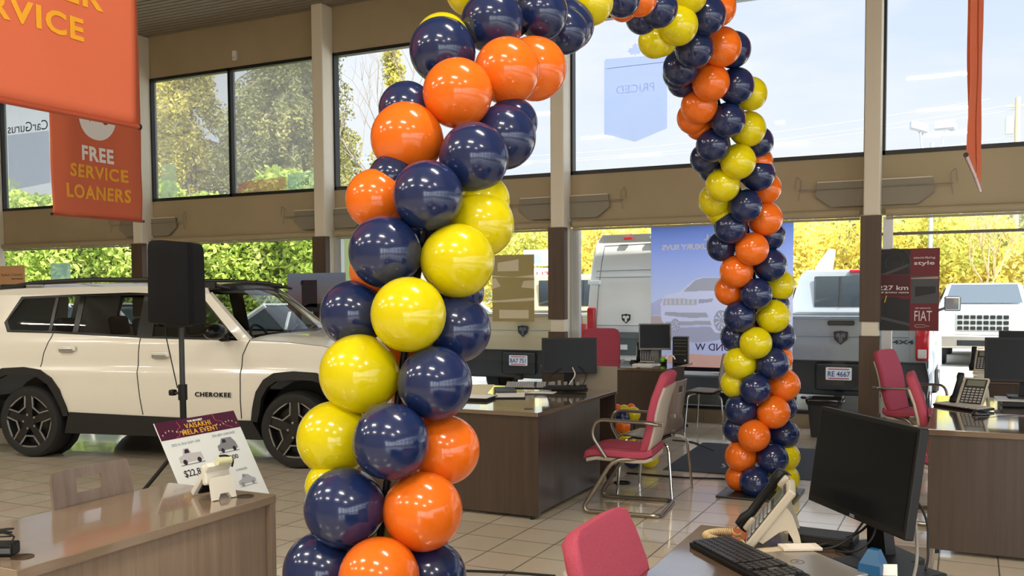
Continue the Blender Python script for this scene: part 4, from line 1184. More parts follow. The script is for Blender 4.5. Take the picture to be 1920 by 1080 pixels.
print_car(.07, .43, .13, 'suv', MATS['slate_print'], bt, bmx, M_ink)
lettering('2025 & 2026 RAM 1500', .013, M_greyp, bt, bmx(.135, .128, .0004), depth=.0008, width=.18)
lettering('2026 JEEP CHEROKEE', .013, M_greyp, bt, bmx(.39, .120, .0004), depth=.0008, width=.16)
lettering('$22,800', .034, M_ink, bt, bmx(.125, .285, .0004), bold=.012, depth=.0008, width=.15)
lettering('OFF', .014, M_greyp, bt, bmx(.235, .280, .0004), depth=.0008)
lettering('$4,000', .024, M_ink, bt, bmx(.37, .25, .0004), bold=.012, depth=.0008, width=.11)
lettering('2025 JEEP', .013, M_greyp, bt, bmx(.12, .345, .0004), depth=.0008, width=.09)
lettering('CHARGER', .012, M_greyp, bt, bmx(.41, .315, .0004), depth=.0008, width=.08)
b = nb(); tube(b, [Vector((-.05, .26, -.30)), Vector((-.05, .26, -.945))], .012, 8); tube(b, [Vector((-.05, .26, -.32)), Vector((.075, .26, -.21))], .01, 8); obj('stand_post', b, M_black, bt)
b = nb(); cyl(b, (-.05, .26, -.949), (-.05, .26, -.935), .15, 24); obj('stand_foot', b, M_black, bt)

# loudspeaker on its tripod
SX, SY = -4.13, 4.12
ts = thing('speaker_stand', 'black tripod stand carrying the covered loudspeaker behind the oak desk', 'stand', (SX, SY, 0))
b = nb(); cyl(b, (0, 0, .36), (0, 0, .98), .0185, 16); obj('lower_tube', b, M_black, ts, True)
b = nb(); cyl(b, (0, 0, .9), (0, 0, 1.40), .0155, 16); obj('upper_tube', b, mat('dark_grey_tube', '#2a2c30', .4), ts, True)
b = nb(); cyl(b, (0, 0, .93), (0, 0, 1.02), .026, 16); obj('collar', b, M_black, ts, True)
b = nb(); cyl(b, (0, 0, .97), (-.05, -.02, .97), .008, 8); bbox_(b, -.075, -.04, -.04, .0, .955, .99, .008); obj('clamp_knob', b, M_black, ts)
for k in range(3):
    a = R_(222+120*k); c, s = math.cos(a), math.sin(a)
    b = nb(); tube(b, [(.02*c, .02*s, .66), (.55*c, .55*s, .02)], .012, 8); lg = obj('leg', b, M_black, ts)
    b = nb(); cyl(b, (.53*c, .53*s, .045), (.56*c, .56*s, .0), .017, 8); obj('foot', b, M_dark, lg)
    b = nb(); tube(b, [(.02*c, .02*s, .38), (.30*c, .30*s, .33)], .008, 6); obj('brace', b, M_black, ts)
b = nb(); cyl(b, (0, 0, .63), (0, 0, .70), .032, 16); obj('hub', b, M_black, ts, True)
sp = thing('loudspeaker', 'black loudspeaker in a stretch cover on the tripod before the white car', 'loudspeaker', (SX-.03, SY+.01, 1.375), R_(22))
b = nb()
secs = []
for z, k in ((-.005, .90), (.0, .965), (.02, 1.0), (.2, .985), (.42, .97), (.455, .95), (.475, .90), (.483, .80)):
    secs.append([Vector((u*k*.93, v*k*.93, z*.97+.012*(u < 0))) for u, v in [(-.135, -.13), (-.06, -.155), (.06, -.155), (.125, -.135), (.145, -.10), (.135, .11), (.10, .13), (-.10, .13), (-.14, .10), (-.145, -.09)]])
loft(b, secs); obj('stretch_cover', b, mat('black_stretch_cloth', '#0b0c10', .8, spec=.25), sp, True, 30)
b = nb(); box(b, -.06, .06, -.06, .06, -.02, -.0); obj('pole_socket', b, M_dark, sp)
tag(rod('speaker_cable', bend([(SX-.09, SY, 1.38), (SX-.10, SY-.03, 1.34), (SX-.05, SY-.03, 1.15), (SX-.02, SY-.02, 1.0)], .05), .0035, M_dark), 'thin black cable hanging from the loudspeaker to its stand', 'cable')

# trash can
t = thing('trash_can', 'dark waste bin lined with a black bag under the window', 'bin', (-1.36, 10.42, 0))
b = nb()
def rr(w, d, z): return [Vector((u, v, z)) for u, v in rrect(w, d, .05, 4)]
loft(b, [rr(.27, .24, 0), rr(.34, .29, .38)], True); obj('body', b, mat('charcoal_bin', '#222428', .45), t, True, 40)
b = nb(); loft(b, [rr(.352, .302, .345), rr(.37, .32, .37), rr(.375, .325, .405), rr(.36, .31, .412), rr(.33, .28, .40), rr(.31, .26, .25)], False); obj('bag', b, mat('black_bin_bag', '#0d0e10', .2), t, True, 60)
b = nb(); q = nb(); bmesh.ops.create_icosphere(q, subdivisions=2, radius=.03)
merge(b, q, Matrix.Translation((-.225, 0, .405)) @ Matrix.Scale(.6, 4, (0, 0, 1))); tube(b, [(-.22, 0, .40), (-.18, 0, .40)], .012, 6); obj('bag_knot', b, MATS['black_bin_bag'], t, True)

# floor mat, cables, the little balloon column
t = thing('floor_mat', 'dark blue-grey floor mat with faint pale lettering between the arch legs', 'mat', (-1.6, 8.7, 0), R_(2))
b = nb(); bbox_(b, -.80, .82, -.78, .80, 0, .008, .003); obj('mat_pile', b, mottled('charcoal_mat', '#3a3f48', '#474c55', 160, .9), t)
lettering('Jeep', .13, mat('pale_mat_print', '#9aa0a8', .8), t, Matrix.Translation((-.18, -.35, .008)) @ Matrix.Rotation(R_(35), 4, 'Z'), depth=.001, bold=.0, width=.45, shear=.2)
for nm_, pts, lab in (('a', [(-2.6, 7.6), (-2.49, 7.61), (-2.11, 7.6), (-1.76, 7.71), (-1.5, 7.45)], 'black cable on the floor running to the far foot of the arch'), ('b', [(-2.75, 9.5), (-2.52, 9.46), (-2.33, 9.18), (-2.2, 9.0)], 'black cable on the floor by the legs of the far shell chair'), ('c', [(-2.6, 4.5), (-2.47, 4.55), (-2.24, 4.62), (-2.0, 4.66)], 'black cable on the floor beside the near arch leg')):
    tag(rod('floor_cable', bend([(x, y, .007) for x, y in pts], .1), .007, M_dark), lab, 'cable')
b = nb(); tube(b, [(-2.5+.06*math.cos(a), 7.2+.05*math.sin(a), .008) for a in [2*math.pi*k/20 for k in range(20)]], .008, 6, True); tag(obj('cable_loop', b, M_dark, None, True), 'black loop of cable on the floor beside the walnut desk', 'cable')
small = [('o', -2.796, 7.925, .512, .040, 'small orange balloon at the top of the low cluster, close to the desk edge'), ('y', -2.744, 7.949, .497, .050, 'small yellow balloon at the top of the low cluster'), ('o', -2.690, 7.985, .515, .040, 'small orange balloon at the top of the low cluster, close to the chair back'), ('y', -2.644, 7.905, .472, .066, 'yellow balloon just under the top of the low cluster'), ('n', -2.725, 7.835, .448, .072, 'navy balloon in the upper part of the low cluster'), ('o', -2.718, 7.833, .375, .070, 'orange balloon in the middle of the low cluster, seen through the armrest'), ('y', -2.68, 7.85, .257, .078, 'yellow balloon in the middle of the low cluster, below the orange one'), ('y', -2.507, 7.928, .084, .086, 'yellow balloon resting on the floor in the low cluster'), ('n', -2.632, 7.846, .088, .09, 'navy balloon resting on the floor in the low cluster'), ('n', -2.50, 7.955, .196, .072, 'navy balloon above the yellow one on the floor in the low cluster'), ('o', -2.471, 8.063, .193, .045, 'little orange balloon behind the navy one in the low cluster'), ('n', -2.72, 7.95, .17, .085, 'navy balloon hidden at the back of the low cluster')]
for c, x, y, z, r, lab in small:
    o = bpy.data.objects.new('balloon', BM[c]); COL.objects.link(o); o.location = (x, y, max(z, r+.002)); o.rotation_euler = (Vector((x, y, z))-Vector((-2.62, 7.95, .28))).to_track_quat('Z', 'Y').to_euler(); o.scale = (r, r, r)
    tag(o, lab, 'balloon', 'balloons of the low cluster')
tag(rod('balloon_pole', [(-2.62, 7.95, 0), (-2.66, 7.95, .5)], .01, M_black), 'thin black pole inside the low balloon cluster behind the desk', 'pole')
# ------------------------------------------------------------------ outside
GZ = -.15
b = nb(); box(b, -80, 60, WY+.2, 160, GZ-.2, GZ); struct('ground', b, mottled('pale_asphalt', '#a8a59c', '#b7b3a8', .6, .8))
M_vwin = mat('tinted_vehicle_glass', '#39434a', .08)
M_vgl2 = glassy('vehicle_rear_glass', tint=(.55, .6, .6))
M_red_l = mat('red_tail_lamp', '#b8202c', .15)
M_wlens = mat('clear_lamp', '#d9d4cf', .15)
M_bump = mat('dark_bumper', '#2b2f33', .5)
M_plate = mat('plate_white', '#dde3e4', .4); M_plb = mat('plate_blue', '#2b4a9a', .4)
def arcs(n): return [2*math.pi*k/n for k in range(n)]
def vwheel(parent, x, y, r=.40, w=.26):
    s = 1 if x > 0 else -1
    q = nb(); lathe(q, [(r*.6, 0), (r*.92, .005), (r, -.03), (r, -w+.03), (r*.92, -w), (r*.5, -w)], 28, Matrix.Rotation(R_(90)*s, 4, 'Y'), False)
    o = obj('wheel', q, M_tyre, parent, True, 30); o.location = (x, y, r)
    q = nb(); lathe(q, [(.001, -.03), (r*.2, -.02), (r*.58, -.05), (r*.62, .0)], 20, Matrix.Rotation(R_(90)*s, 4, 'Y'), False); obj('rim', q, M_rims, o, True)
    return o
def emblem(parent, c, s, m_in, m_out):
    q = nb(); prism(q, [(-.5*s, .42*s), (0, .5*s), (.5*s, .42*s), (.46*s, -.15*s), (0, -.55*s), (-.46*s, -.15*s)], 0, .012, plane_mx(c, (1, 0, 0), (0, 0, 1))); e = obj('emblem', q, m_out, parent)
    q = nb()
    for k in (-1, 1): prism(q, [(0, -.38*s), (k*.10*s, -.36*s), (k*.14*s, .05*s), (k*.30*s, .0), (k*.36*s, .2*s), (k*.2*s, .34*s), (k*.02*s, .22*s)], .012, .02, plane_mx(c, (1, 0, 0), (0, 0, 1)))
    obj('emblem_head', q, m_in, e)
def lic_plate(parent, c, txt, w=.305, h=.155, mirror=False, rotf=0):
    q = nb(); prism(q, rrect(w, h, .012, 3), 0, .006, plane_mx(c, (1, 0, 0), (0, 0, 1))); p = obj('licence_plate', q, M_plate, parent)
    lettering(txt, h*.42, M_plb, p, plane_mx((c[0], c[1]-.0065, c[2]-h*.22), (1, 0, 0), (0, 0, 1)), bold=.02, depth=.001, width=w*.86)
    q = nb(); prism(q, [(-w*.4, h*.32), (w*.4, h*.32), (w*.4, h*.40), (-w*.4, h*.40)], .0062, .007, plane_mx(c, (1, 0, 0), (0, 0, 1))); prism(q, [(-w*.4, -h*.42), (w*.4, -h*.42), (w*.4, -h*.34), (-w*.4, -h*.34)], .0062, .007, plane_mx(c, (1, 0, 0), (0, 0, 1))); obj('plate_print', q, mat('plate_red', '#a8434a', .5), p)
# white van seen from behind
M_vanw = mat('van_white', '#eef3f3', .3, spec=.4)
vx, vy = -3.93, 12.70
van = thing('delivery_van', 'tall white delivery van seen from behind, parked right outside the window', 'van', (vx, vy, GZ))
def vsec(y, k=1.0, top=2.52):
    pr = [(1.0, .35), (1.02, .7), (1.02, 1.25), (.985, 1.7), (.93, 2.15), (.86, 2.42), (.78, 2.50)]
    r = [(x*k, z*top/2.52) for x, z in pr]
    return [Vector((x, y, z)) for x, z in r]+[Vector((-x, y, z)) for x, z in r[::-1]]
b = nb(); loft(b, [vsec(.05, .985, 2.50), vsec(.0, .99), vsec(.08, 1.0), vsec(3.8), vsec(4.4, .98, 2.42), vsec(5.0, .95, 1.75), vsec(5.7, .9, 1.15)]); obj('body', b, M_vanw, van, True, 35)
b = nb(); box(b, -.9, .9, -.02, .5, .32, .50); bbox_(b, -1.0, 1.0, -.06, .1, .32, .55, .02); obj('bumper', b, M_bump, van)
M_line = mat('panel_gap', '#6f7a7a', .6)
for s in (-1, 1):
    b = nb()
    tube(b, [(s*(x-.155), -.012, z) for x, z in [(1.02, .62), (1.02, 1.3), (.985, 1.75), (.93, 2.15), (.89, 2.34)]]+[(0, -.012, 2.36)], .007, 5)
    tube(b, [(s*.86, -.012, 1.99), (0, -.012, 2.0)], .006, 5); tube(b, [(s*.87, -.012, 1.90), (0, -.012, 1.90)], .006, 5); tube(b, [(s*.87, -.012, 1.22), (0, -.012, 1.22)], .006, 5)
    obj('door_outline', b, M_line, van)
    b = nb(); bbox_(b, s*.865-.10*s-.0, s*.865+.0, -.035, 0, .63+.15, 1.44, .012) if False else bbox_(b, min(s*.89, s*1.005), max(s*.89, s*1.005), -.03, .06, .78, 1.47, .02); tl_ = obj('tail_light', b, M_red_l, van)
    b = nb(); bbox_(b, min(s*.90, s*.995), max(s*.90, s*.995), -.036, -.02, .82, 1.17, .01); obj('clear_lens', b, M_wlens, tl_)
    b = nb(); tube(b, [(s*.945, -.04, z) for z in (.92, .95)], .035, 8); tube(b, [(s*.945+.03*math.cos(a), -.04, 1.08+.04*math.sin(a)) for a in arcs(10)], .008, 5, True); obj('lamp_detail', b, M_greyp, tl_)
    for z in (1.83, .62):
        b = nb(); bbox_(b, min(s*.80, s*.99), max(s*.80, s*.99), -.03, .01, z-.03, z+.03, .01); obj('hinge', b, M_vanw, van)
    b = nb(); bbox_(b, min(s*.33, s*.45), max(s*.33, s*.45), -.02, .01, 2.425, 2.46, .006); obj('marker_lamp', b, M_red_l, van)
b = nb(); bbox_(b, -.08, .08, -.02, .01, 2.42, 2.46, .006); obj('marker_lamp', b, mat('grey_lamp', '#8fa0a6', .3), van)
b = nb(); tube(b, [(0, -.006, .6), (0, -.006, 2.36)], .006, 5); obj('door_split', b, M_line, van)
emblem(van, (-.42, -.006, 1.32), .13, M_white, M_black)
b = nb(); bbox_(b, -.83, .83, -.02, .0, 1.045, 1.13, .008); obj('grip_strip', b, mat('grey_strip', '#5d696b', .4), van)
b = nb(); bbox_(b, -.72, .0, -.012, .0, .80, 1.04, .006); obj('plate_recess', b, mat('dark_recess', '#4e5c5e', .5), van)
b = nb(); bbox_(b, -.52, -.40, -.02, -.012, .88, .95, .003); obj('white_plate', b, M_plate, van)
for s in (-1, 1):
    for y in (1.0, 4.6): vwheel(van, s*1.0, y, .35)
    b = nb(); tube(b, [(s*.98, 4.75, 1.5), (s*1.15, 4.70, 1.58)], .02, 6); bbox_(b, min(s*1.10, s*1.28), max(s*1.10, s*1.28), 4.62, 4.72, 1.35, 1.75, .03); obj('door_mirror', b, M_black, van)

def pickup(label, loc, rz, paint, roof=2.0, dark=True, name='pickup_truck'):
    t = thing(name, label, 'truck', loc, rz)
    HW = 1.015
    def bsec(y, z0=.55, z1=1.38, hw=HW):
        return [Vector((x, y, z)) for x, z in [(hw*.97, z0), (hw, z0+.1), (hw*1.0, 1.02), (hw*.975, 1.10), (hw*.965, z1-.03), (hw*.94, z1), (-hw*.94, z1), (-hw*.965, z1-.03), (-hw*.975, 1.10), (-hw, 1.02), (-hw, z0+.1), (-hw*.97, z0)]]
    b = nb(); loft(b, [bsec(.03, .6), bsec(.0, .66, 1.37, HW*.99), bsec(.06, .6), bsec(1.9)]); obj('bed', b, paint, t, True, 30)
    b = nb(); box(b, -.80, .80, .09, 1.80, 1.375, 1.385); obj('bed_cover', b, M_bump, t)
    b = nb(); tube(b, [(-.78, -.006, 1.345), (.78, -.006, 1.345), (.80, -.006, .80), (-.80, -.006, .80)], .006, 5, True); tube(b, [(-.78, -.004, 1.12), (.78, -.004, 1.12)], .006, 5); obj('tailgate_line', b, M_line, t)
    b = nb(); bbox_(b, -.16, .16, -.012, .0, 1.26, 1.32, .015); obj('tailgate_handle', b, M_bump, t)
    emblem(t, (0, -.004, 1.11), .17, mat('emblem_grey', '#5a6066', .4), mat('emblem_dark', '#2c3136', .3))
    lettering('4X4', .05, MATS['emblem_dark'], t, plane_mx((.72, -.004, 1.04), (1, 0, 0), (0, 0, 1)), bold=.03, depth=.006, width=.24, name='drive_badge')
    for s in (-1, 1):
        b = nb(); bbox_(b, min(s*.86, s*1.01), max(s*.86, s*1.01), -.025, .10, .84, 1.23, .025); q = obj('tail_light', b, M_red_l, t, True)
        b = nb(); bbox_(b, min(s*.885, s*.985), max(s*.885, s*.985), -.032, -.02, .87, .98, .01); obj('clear_lens', b, M_wlens, q)
    b = nb(); loft(b, [[Vector((x, y, z)) for x, z in [(1.0, .40), (1.02, .62), (.98, .82), (-.98, .82), (-1.02, .62), (-1.0, .40)]] for y in (-.12, -.16, .14)]); bu = obj('rear_bumper', b, M_bump, t, True, 25)
    b = nb(); bbox_(b, -.28, .28, -.175, -.14, .46, .80, .03); obj('plate_recess', b, mat('black_recess', '#1d2023', .5), bu)
    lic_plate(bu, (0, -.178, .67), 'RE 4667' if dark else 'BA7 751')
    b = nb(); box(b, -.05, .05, -.20, -.1, .38, .45); obj('tow_hitch', b, M_black, t)
    # cab
    def csec(y, zt, k, zb=.5):
        return [Vector((x, y, z)) for x, z in [(HW*.97, zb), (HW, 1.0), (HW*.965, 1.30), (HW*k, zt-.07), (HW*(k-.07), zt), (-HW*(k-.07), zt), (-HW*k, zt-.07), (-HW*.965, 1.30), (-HW, 1.0), (-HW*.97, zb)]]
    b = nb(); loft(b, [csec(1.93, 1.42, .93), csec(1.98, roof-.03, .80), csec(2.15, roof, .80), csec(3.35, roof, .80), csec(3.55, roof-.05, .80), csec(4.25, 1.36, .93), csec(4.45, 1.30, .95)]); obj('cab', b, paint, t, True, 30)
    b = nb(); bbox_(b, -.60, .60, 1.918, 1.945, 1.46, roof-.10, .02, 2); obj('rear_window', b, M_vwin, t, True)
    b = nb(); box(b, -.25, -.23, 1.912, 1.92, 1.46, roof-.11); box(b, .23, .25, 1.912, 1.92, 1.46, roof-.11); obj('window_bar', b, M_bump, t)
    b = nb(); bbox_(b, -.12, .12, 1.94, 1.99, roof-.05, roof-.01, .01); obj('brake_lamp', b, M_red_l, t)
    b = nb(); q = [(-.80, 4.27, 1.36), (.80, 4.27, 1.36), (.70, 3.60, roof-.06), (-.70, 3.60, roof-.06)]; b.faces.new([b.verts.new(Vector(p)+Vector((0, .035, .03))) for p in q]); obj('windscreen', b, M_vwin, t)
    for s in (-1, 1):
        b = nb(); q = [(s*.985, 2.05, 1.36), (s*.985, 4.15, 1.36), (s*.84, 3.5, roof-.09), (s*.83, 2.1, roof-.09)]; b.faces.new([b.verts.new(p) for p in q]); obj('side_window', b, M_vwin, t)
        b = nb(); bbox_(b, min(s*1.08, s*1.32), max(s*1.08, s*1.32), 3.78, 3.86, 1.36, 1.60, .03); tube(b, [(s*.96, 3.9, 1.36), (s*1.12, 3.84, 1.42)], .025, 6); dm = obj('door_mirror', b, M_bump, t)
        b = nb(); bbox_(b, min(s*1.10, s*1.30), max(s*1.10, s*1.30), 3.772, 3.782, 1.38, 1.58, .01); obj('mirror_glass', b, mat('mirror_glass', '#aeb9bd', .05, .9), dm)
        for y in (1.05, 4.75):
            vwheel(t, s*1.0, y, .40)
            b = nb(); tube(b, [(s*1.0, y+.50*math.cos(a), .42+.50*math.sin(a)) for a in [math.pi*k/14 for k in range(15)]], .03, 6); obj('wheel_arch', b, paint if dark else M_bump, t, True)
        b = nb(); bbox_(b, min(s*1.0, s*1.025), max(s*1.0, s*1.025), 2.2, 2.36, 1.13, 1.18, .008); obj('door_handle', b, M_bump, t)
    # nose
    def hsec(y, z, hw): return [Vector((x, y, q)) for x, q in [(hw, .5), (hw*1.02, 1.0), (hw*.95, z-.06), (hw*.80, z), (-hw*.80, z), (-hw*.95, z-.06), (-hw*1.02, 1.0), (-hw, .5)]]
    b = nb(); loft(b, [hsec(4.3, 1.34, .99), hsec(4.9, 1.32, .99), hsec(5.55, 1.26, .96), hsec(5.72, 1.15, .92)]); obj('hood', b, paint, t, True, 30)
    b = nb(); bbox_(b, -.55, .55, 5.66, 5.76, .78, 1.20, .04); g = obj('grille', b, mat('grey_grille', '#8a8d88', .4), t)
    b = nb()
    for r in range(3):
        for c_ in range(8): bbox_(b, -.5+c_*.128, -.5+c_*.128+.10, 5.76, 5.775, .82+r*.12, .90+r*.12, .01)
    obj('grille_mesh', b, M_black, g)
    for s in (-1, 1):
        b = nb(); bbox_(b, min(s*.60, s*.93), max(s*.60, s*.93), 5.62, 5.73, .95, 1.18, .03); obj('headlight', b, M_wlens, t)
    b = nb(); bbox_(b, -.98, .98, 5.66, 5.84, .42, .72, .04); fb = obj('front_bumper', b, M_satin if not dark else M_bump, t)
    b = nb(); bbox_(b, -.5, .5, 5.84, 5.85, .48, .60, .01); obj('air_intake', b, M_black, fb)
    b = nb(); box(b, -.8, .8, .3, 5.5, .42, .62); obj('chassis', b, M_dark, t)
    return t
pickup('silver pickup truck seen from behind, its plate showing above the waste bin', (-1.44, 12.40, GZ), 0, mat('silver_car_paint', '#a9b4bb', .28, .25, coat=.4))
pickup('pickup truck with painted tan reflection and dark bumper behind the desk with the bundled cables', (-6.12, 13.05, GZ), 0, mat('tan_reflection_paint', '#cfc3a0', .4), dark=False)  # beige coat stands in for a tan reflection on white paint
pickup('white pickup truck facing the window beyond the silver one', (.36, 28.6, GZ), R_(180-1), mat('truck_white_paint', '#e8e6e0', .3), 1.85, dark=False)  # plain off-white body paint

def parked_car(label, loc, rz, paint, H=1.48):
    t = thing('parked_car', label, 'car', loc, rz)
    def s_(y, zb, zt, hw): return [Vector((x, y, z)) for x, z in [(hw*.95, zb), (hw, zb+.15), (hw, zt*.8), (hw*.93, zt), (-hw*.93, zt), (-hw, zt*.8), (-hw, zb+.15), (-hw*.95, zb)]]
    b = nb(); loft(b, [s_(0, .35, .60, .78), s_(.1, .25, .72, .84), s_(1.2, .22, .93, .90), s_(3.7, .22, .98, .90), s_(4.4, .28, .95, .86), s_(4.5, .4, .8, .80)]); obj('body', b, paint, t, True, 30)
    def c_(y, zt, k): return [Vector((x, y, z)) for x, z in [(.88, .92), (.88*k, zt-.05), (.8*k, zt), (-.8*k, zt), (-.88*k, zt-.05), (-.88, .92)]]
    b = nb(); loft(b, [c_(1.15, .95, .95), c_(1.95, H-.03, .82), c_(2.3, H, .82), c_(3.2, H-.02, .82), c_(4.1, .97, .93)]); obj('greenhouse', b, M_vwin, t, True, 30)
    b = nb(); loft(b, [[Vector((x, y, z)) for x, z in [(.70, H), (.68, H+.02), (-.68, H+.02), (-.70, H)]] for y in (1.98, 3.25)])
    for s in (-1, 1):
        tube(b, [(s*.84, 1.2, .95), (s*.70, 1.97, H-.01)], .035, 6); tube(b, [(s*.84, 4.05, .97), (s*.70, 3.2, H-.01)], .05, 6); tube(b, [(s*.87, 2.65, .95), (s*.71, 2.6, H)], .03, 6)
    obj('roof', b, paint, t, True)
    for s in (-1, 1):
        for y in (.85, 3.6): vwheel(t, s*.88, y, .32, .2)
        b = nb(); bbox_(b, min(s*.5, s*.8), max(s*.5, s*.8), -.01, .15, .58, .70, .02); obj('headlight', b, M_wlens, t)
        b = nb(); bbox_(b, min(s*.92, s*1.05), max(s*.92, s*1.05), 1.45, 1.55, .92, 1.05, .02); obj('door_mirror', b, paint, t)
    b = nb(); tube(b, [(-.5, 1.25, 1.0), (.1, 1.45, 1.13)], .012, 5); tube(b, [(.1, 1.25, 1.0), (.6, 1.4, 1.1)], .012, 5); obj('wiper', b, M_black, t)
    b = nb(); bbox_(b, -.45, .45, -.01, .1, .42, .60, .02); obj('grille', b, M_black, t)
    return t
pw = mat('parked_white', '#e4e2dc', .3)
parked_car('white car facing the window between the column and the white van', (-7.55, 17.2, GZ), R_(18), pw, 1.62)
parked_car('white car parked side-on beyond the tan window poster', (-9.1, 19.5, GZ), R_(80), pw, 1.55)
for (px_, py_, rz_, lab_) in ((-20.2, 13.9, 90, 'white car parked outside behind the tail of the show car'), (-15.3, 14.0, 90, 'white car parked outside, seen through the windows of the show car'), (-10.4, 14.1, 90, 'white car parked outside, seen beyond the bonnet of the show car')):
    parked_car(lab_, (px_+2.2, py_, GZ), R_(rz_), pw, 1.50)
parked_car('pale grey car parked far off beyond the silver truck', (-4.6, 33.0, GZ), R_(85), mat('parked_grey', '#b9bcbc', .3), 1.55)
parked_car('silver car parked beyond the white pickup by the window edge', (4.2, 33.0, GZ), R_(70), MATS['parked_grey'], 1.55)

# ---- planting
def leaves(bm, pts, size, flat=.0, rnd=random):
    for p in pts:
        a = Vector((rnd.uniform(-1, 1), rnd.uniform(-1, 1), rnd.uniform(-1, 1)*(1-flat)))
        if a.length < .1: continue
        a.normalize(); b_ = a.cross(Vector((rnd.uniform(-1, 1), rnd.uniform(-1, 1), rnd.uniform(-1, 1))))
        if b_.length < .05: continue
        b_.normalize(); s = size*rnd.uniform(.6, 1.3)
        bm.faces.new([bm.verts.new(p+a*s), bm.verts.new(p+b_*s*.5), bm.verts.new(p-a*s), bm.verts.new(p-b_*s*.5)])
def leafmat(name, cols, scale=.9, tr=.35):
    if name in MATS: return MATS[name]
    m = bpy.data.materials.new(name); m.use_nodes = True
    t = m.node_tree; n = t.nodes; n.clear(); l = t.links.new
    o = n.new('ShaderNodeOutputMaterial'); d = n.new('ShaderNodeBsdfDiffuse'); tl = n.new('ShaderNodeBsdfTranslucent'); mx = n.new('ShaderNodeMixShader'); mx.inputs[0].default_value = tr
    tc = n.new('ShaderNodeTexCoord'); nz = n.new('ShaderNodeTexNoise'); nz.inputs['Scale'].default_value = scale; nz.inputs['Detail'].default_value = 3
    rp = n.new('ShaderNodeValToRGB'); e = rp.color_ramp.elements
    while len(e) < len(cols): e.new(.5)
    for i, c in enumerate(cols): e[i].position = .3+.4*i/(len(cols)-1); e[i].color = lin(c)
    l(tc.outputs['Object'], nz.inputs['Vector']); l(nz.outputs[0], rp.inputs[0]); l(rp.outputs[0], d.inputs[0]); l(rp.outputs[0], tl.inputs[0])
    l(d.outputs[0], mx.inputs[1]); l(tl.outputs[0], mx.inputs[2]); l(mx.outputs[0], o.inputs[0]); MATS[name] = m
    return m
M_bark = mat('grey_bark', '#6f655a', .9)
M_hedge = leafmat('hedge_leaves', ['#7c9440', '#a9bd58', '#d3dc86'], 1.4)
t = thing('hedge', 'long tall green hedge behind the white car', 'hedge', (-19.5, 16.5, GZ))
b = nb(); rg = random.Random(3); pts = []
for _ in range(60000):
    x = rg.uniform(-9.5, 7.6); z = rg.uniform(0, 1)
    top = 4.15+.35*math.sin(x*1.3)+.25*math.sin(x*3.1+1)-max(0, x+1.0)*.06
    y = -.75-.35*math.sin(x*2.2+z*5)*.5+rg.uniform(-.25, .5)
    if rg.random() < .18: y = rg.uniform(-.7, .8); zz = top+rg.uniform(-.2, .1)
    else: zz = z*top
    pts.append(Vector((x, y, zz)))
leaves(b, pts, .075, .0, rg); obj('foliage', b, M_hedge, t)
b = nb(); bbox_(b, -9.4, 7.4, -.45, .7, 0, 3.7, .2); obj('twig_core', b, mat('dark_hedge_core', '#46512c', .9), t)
def conifer(label, x, y, h, r, m, seed, n=1.0, z0=1.6, droop=.5, size=.055):
    rg = random.Random(seed)
    t = thing('conifer_tree', label, 'tree', (x, y, GZ), 0, 'drooping conifers behind the hedge')
    b = nb(); tube(b, [(0, 0, 0), (.1, .05, h*.5), (0, 0, h)], [.22, .14, .03], 8); obj('trunk', b, M_bark, t, True)
    b = nb(); bb = nb(); z = z0
    while z < h:
        k = max(.12, (1-(z/h)**1.3))
        for _ in range(int(5*n)+1):
            a = rg.uniform(0, 2*math.pi); L_ = r*k*rg.uniform(.6, 1.1); pts = []
            ps = []
            for i in range(8):
                s = i/7; p = Vector((math.cos(a)*L_*s, math.sin(a)*L_*s, z+.25*L_*s-droop*L_*s*s)); ps.append(p)
                for _ in range(int(42*n*(.3+s))):
                    hang = rg.uniform(0, .7)*(.3+s)
                    pts.append(p+Vector((rg.uniform(-.16, .16), rg.uniform(-.16, .16), -hang)))
            tube(bb, ps, [.03*(1-i/8)+.006 for i in range(8)], 4)
            leaves(b, pts, size, 0, rg)
        z += .42
    obj('branches', bb, M_bark, t); obj('foliage', b, m, t)
M_con1 = leafmat('golden_conifer', ['#6b663c', '#a89f54', '#e4d872'], .7, .4)
M_con2 = leafmat('olive_conifer', ['#5a5d3e', '#7d7e54', '#b3ad6e'], .6, .3)
conifer('golden green conifer with hanging branches behind the hedge, beside the loaners banner', -19.0, 19.3, 10.5, 2.7, M_con1, 1, 1.35)
conifer('dense olive conifer behind the hedge, between the window bar and the column', -15.6, 19.5, 11.5, 3.1, M_con2, 2, 1.9)
conifer('pale conifer behind the hedge, partly hidden by the near arch leg', -13.2, 20.5, 8.0, 1.7, M_con1, 3, .7)
conifer('tall olive conifer farther back, filling the gap between the other conifers', -18.6, 23.5, 12.0, 3.0, M_con2, 5, 1.3)
conifer('golden conifer at the far end of the hedge behind the orange banners', -23.6, 19.5, 5.2, 2.0, M_con1, 6, 1.0)
def bare_tree(label, x, y, h, seed, m, th=.05):
    rg = random.Random(seed); t = thing('bare_tree', label, 'tree', (x, y, GZ))
    b = nb()
    def grow(p, d, L_, r, lv):
        q = p+d*L_; mid = p+d*L_*.5+Vector((rg.uniform(-.05, .05), rg.uniform(-.05, .05), 0))*L_
        tube(b, [p, mid, q], [r, r*.8, r*.6], 5)
        if lv == 0: return
        for _ in range(rg.choice((2, 3, 3))):
            nd = (d+Vector((rg.uniform(-.8, .8), rg.uniform(-.8, .8), rg.uniform(-.1, .6)))).normalized(); grow(q, nd, L_*rg.uniform(.6, .85), r*.58, lv-1)
    grow(Vector((0, 0, 0)), Vector((0, 0, 1)), h*.34, th, 5); obj('branches', b, m, t)
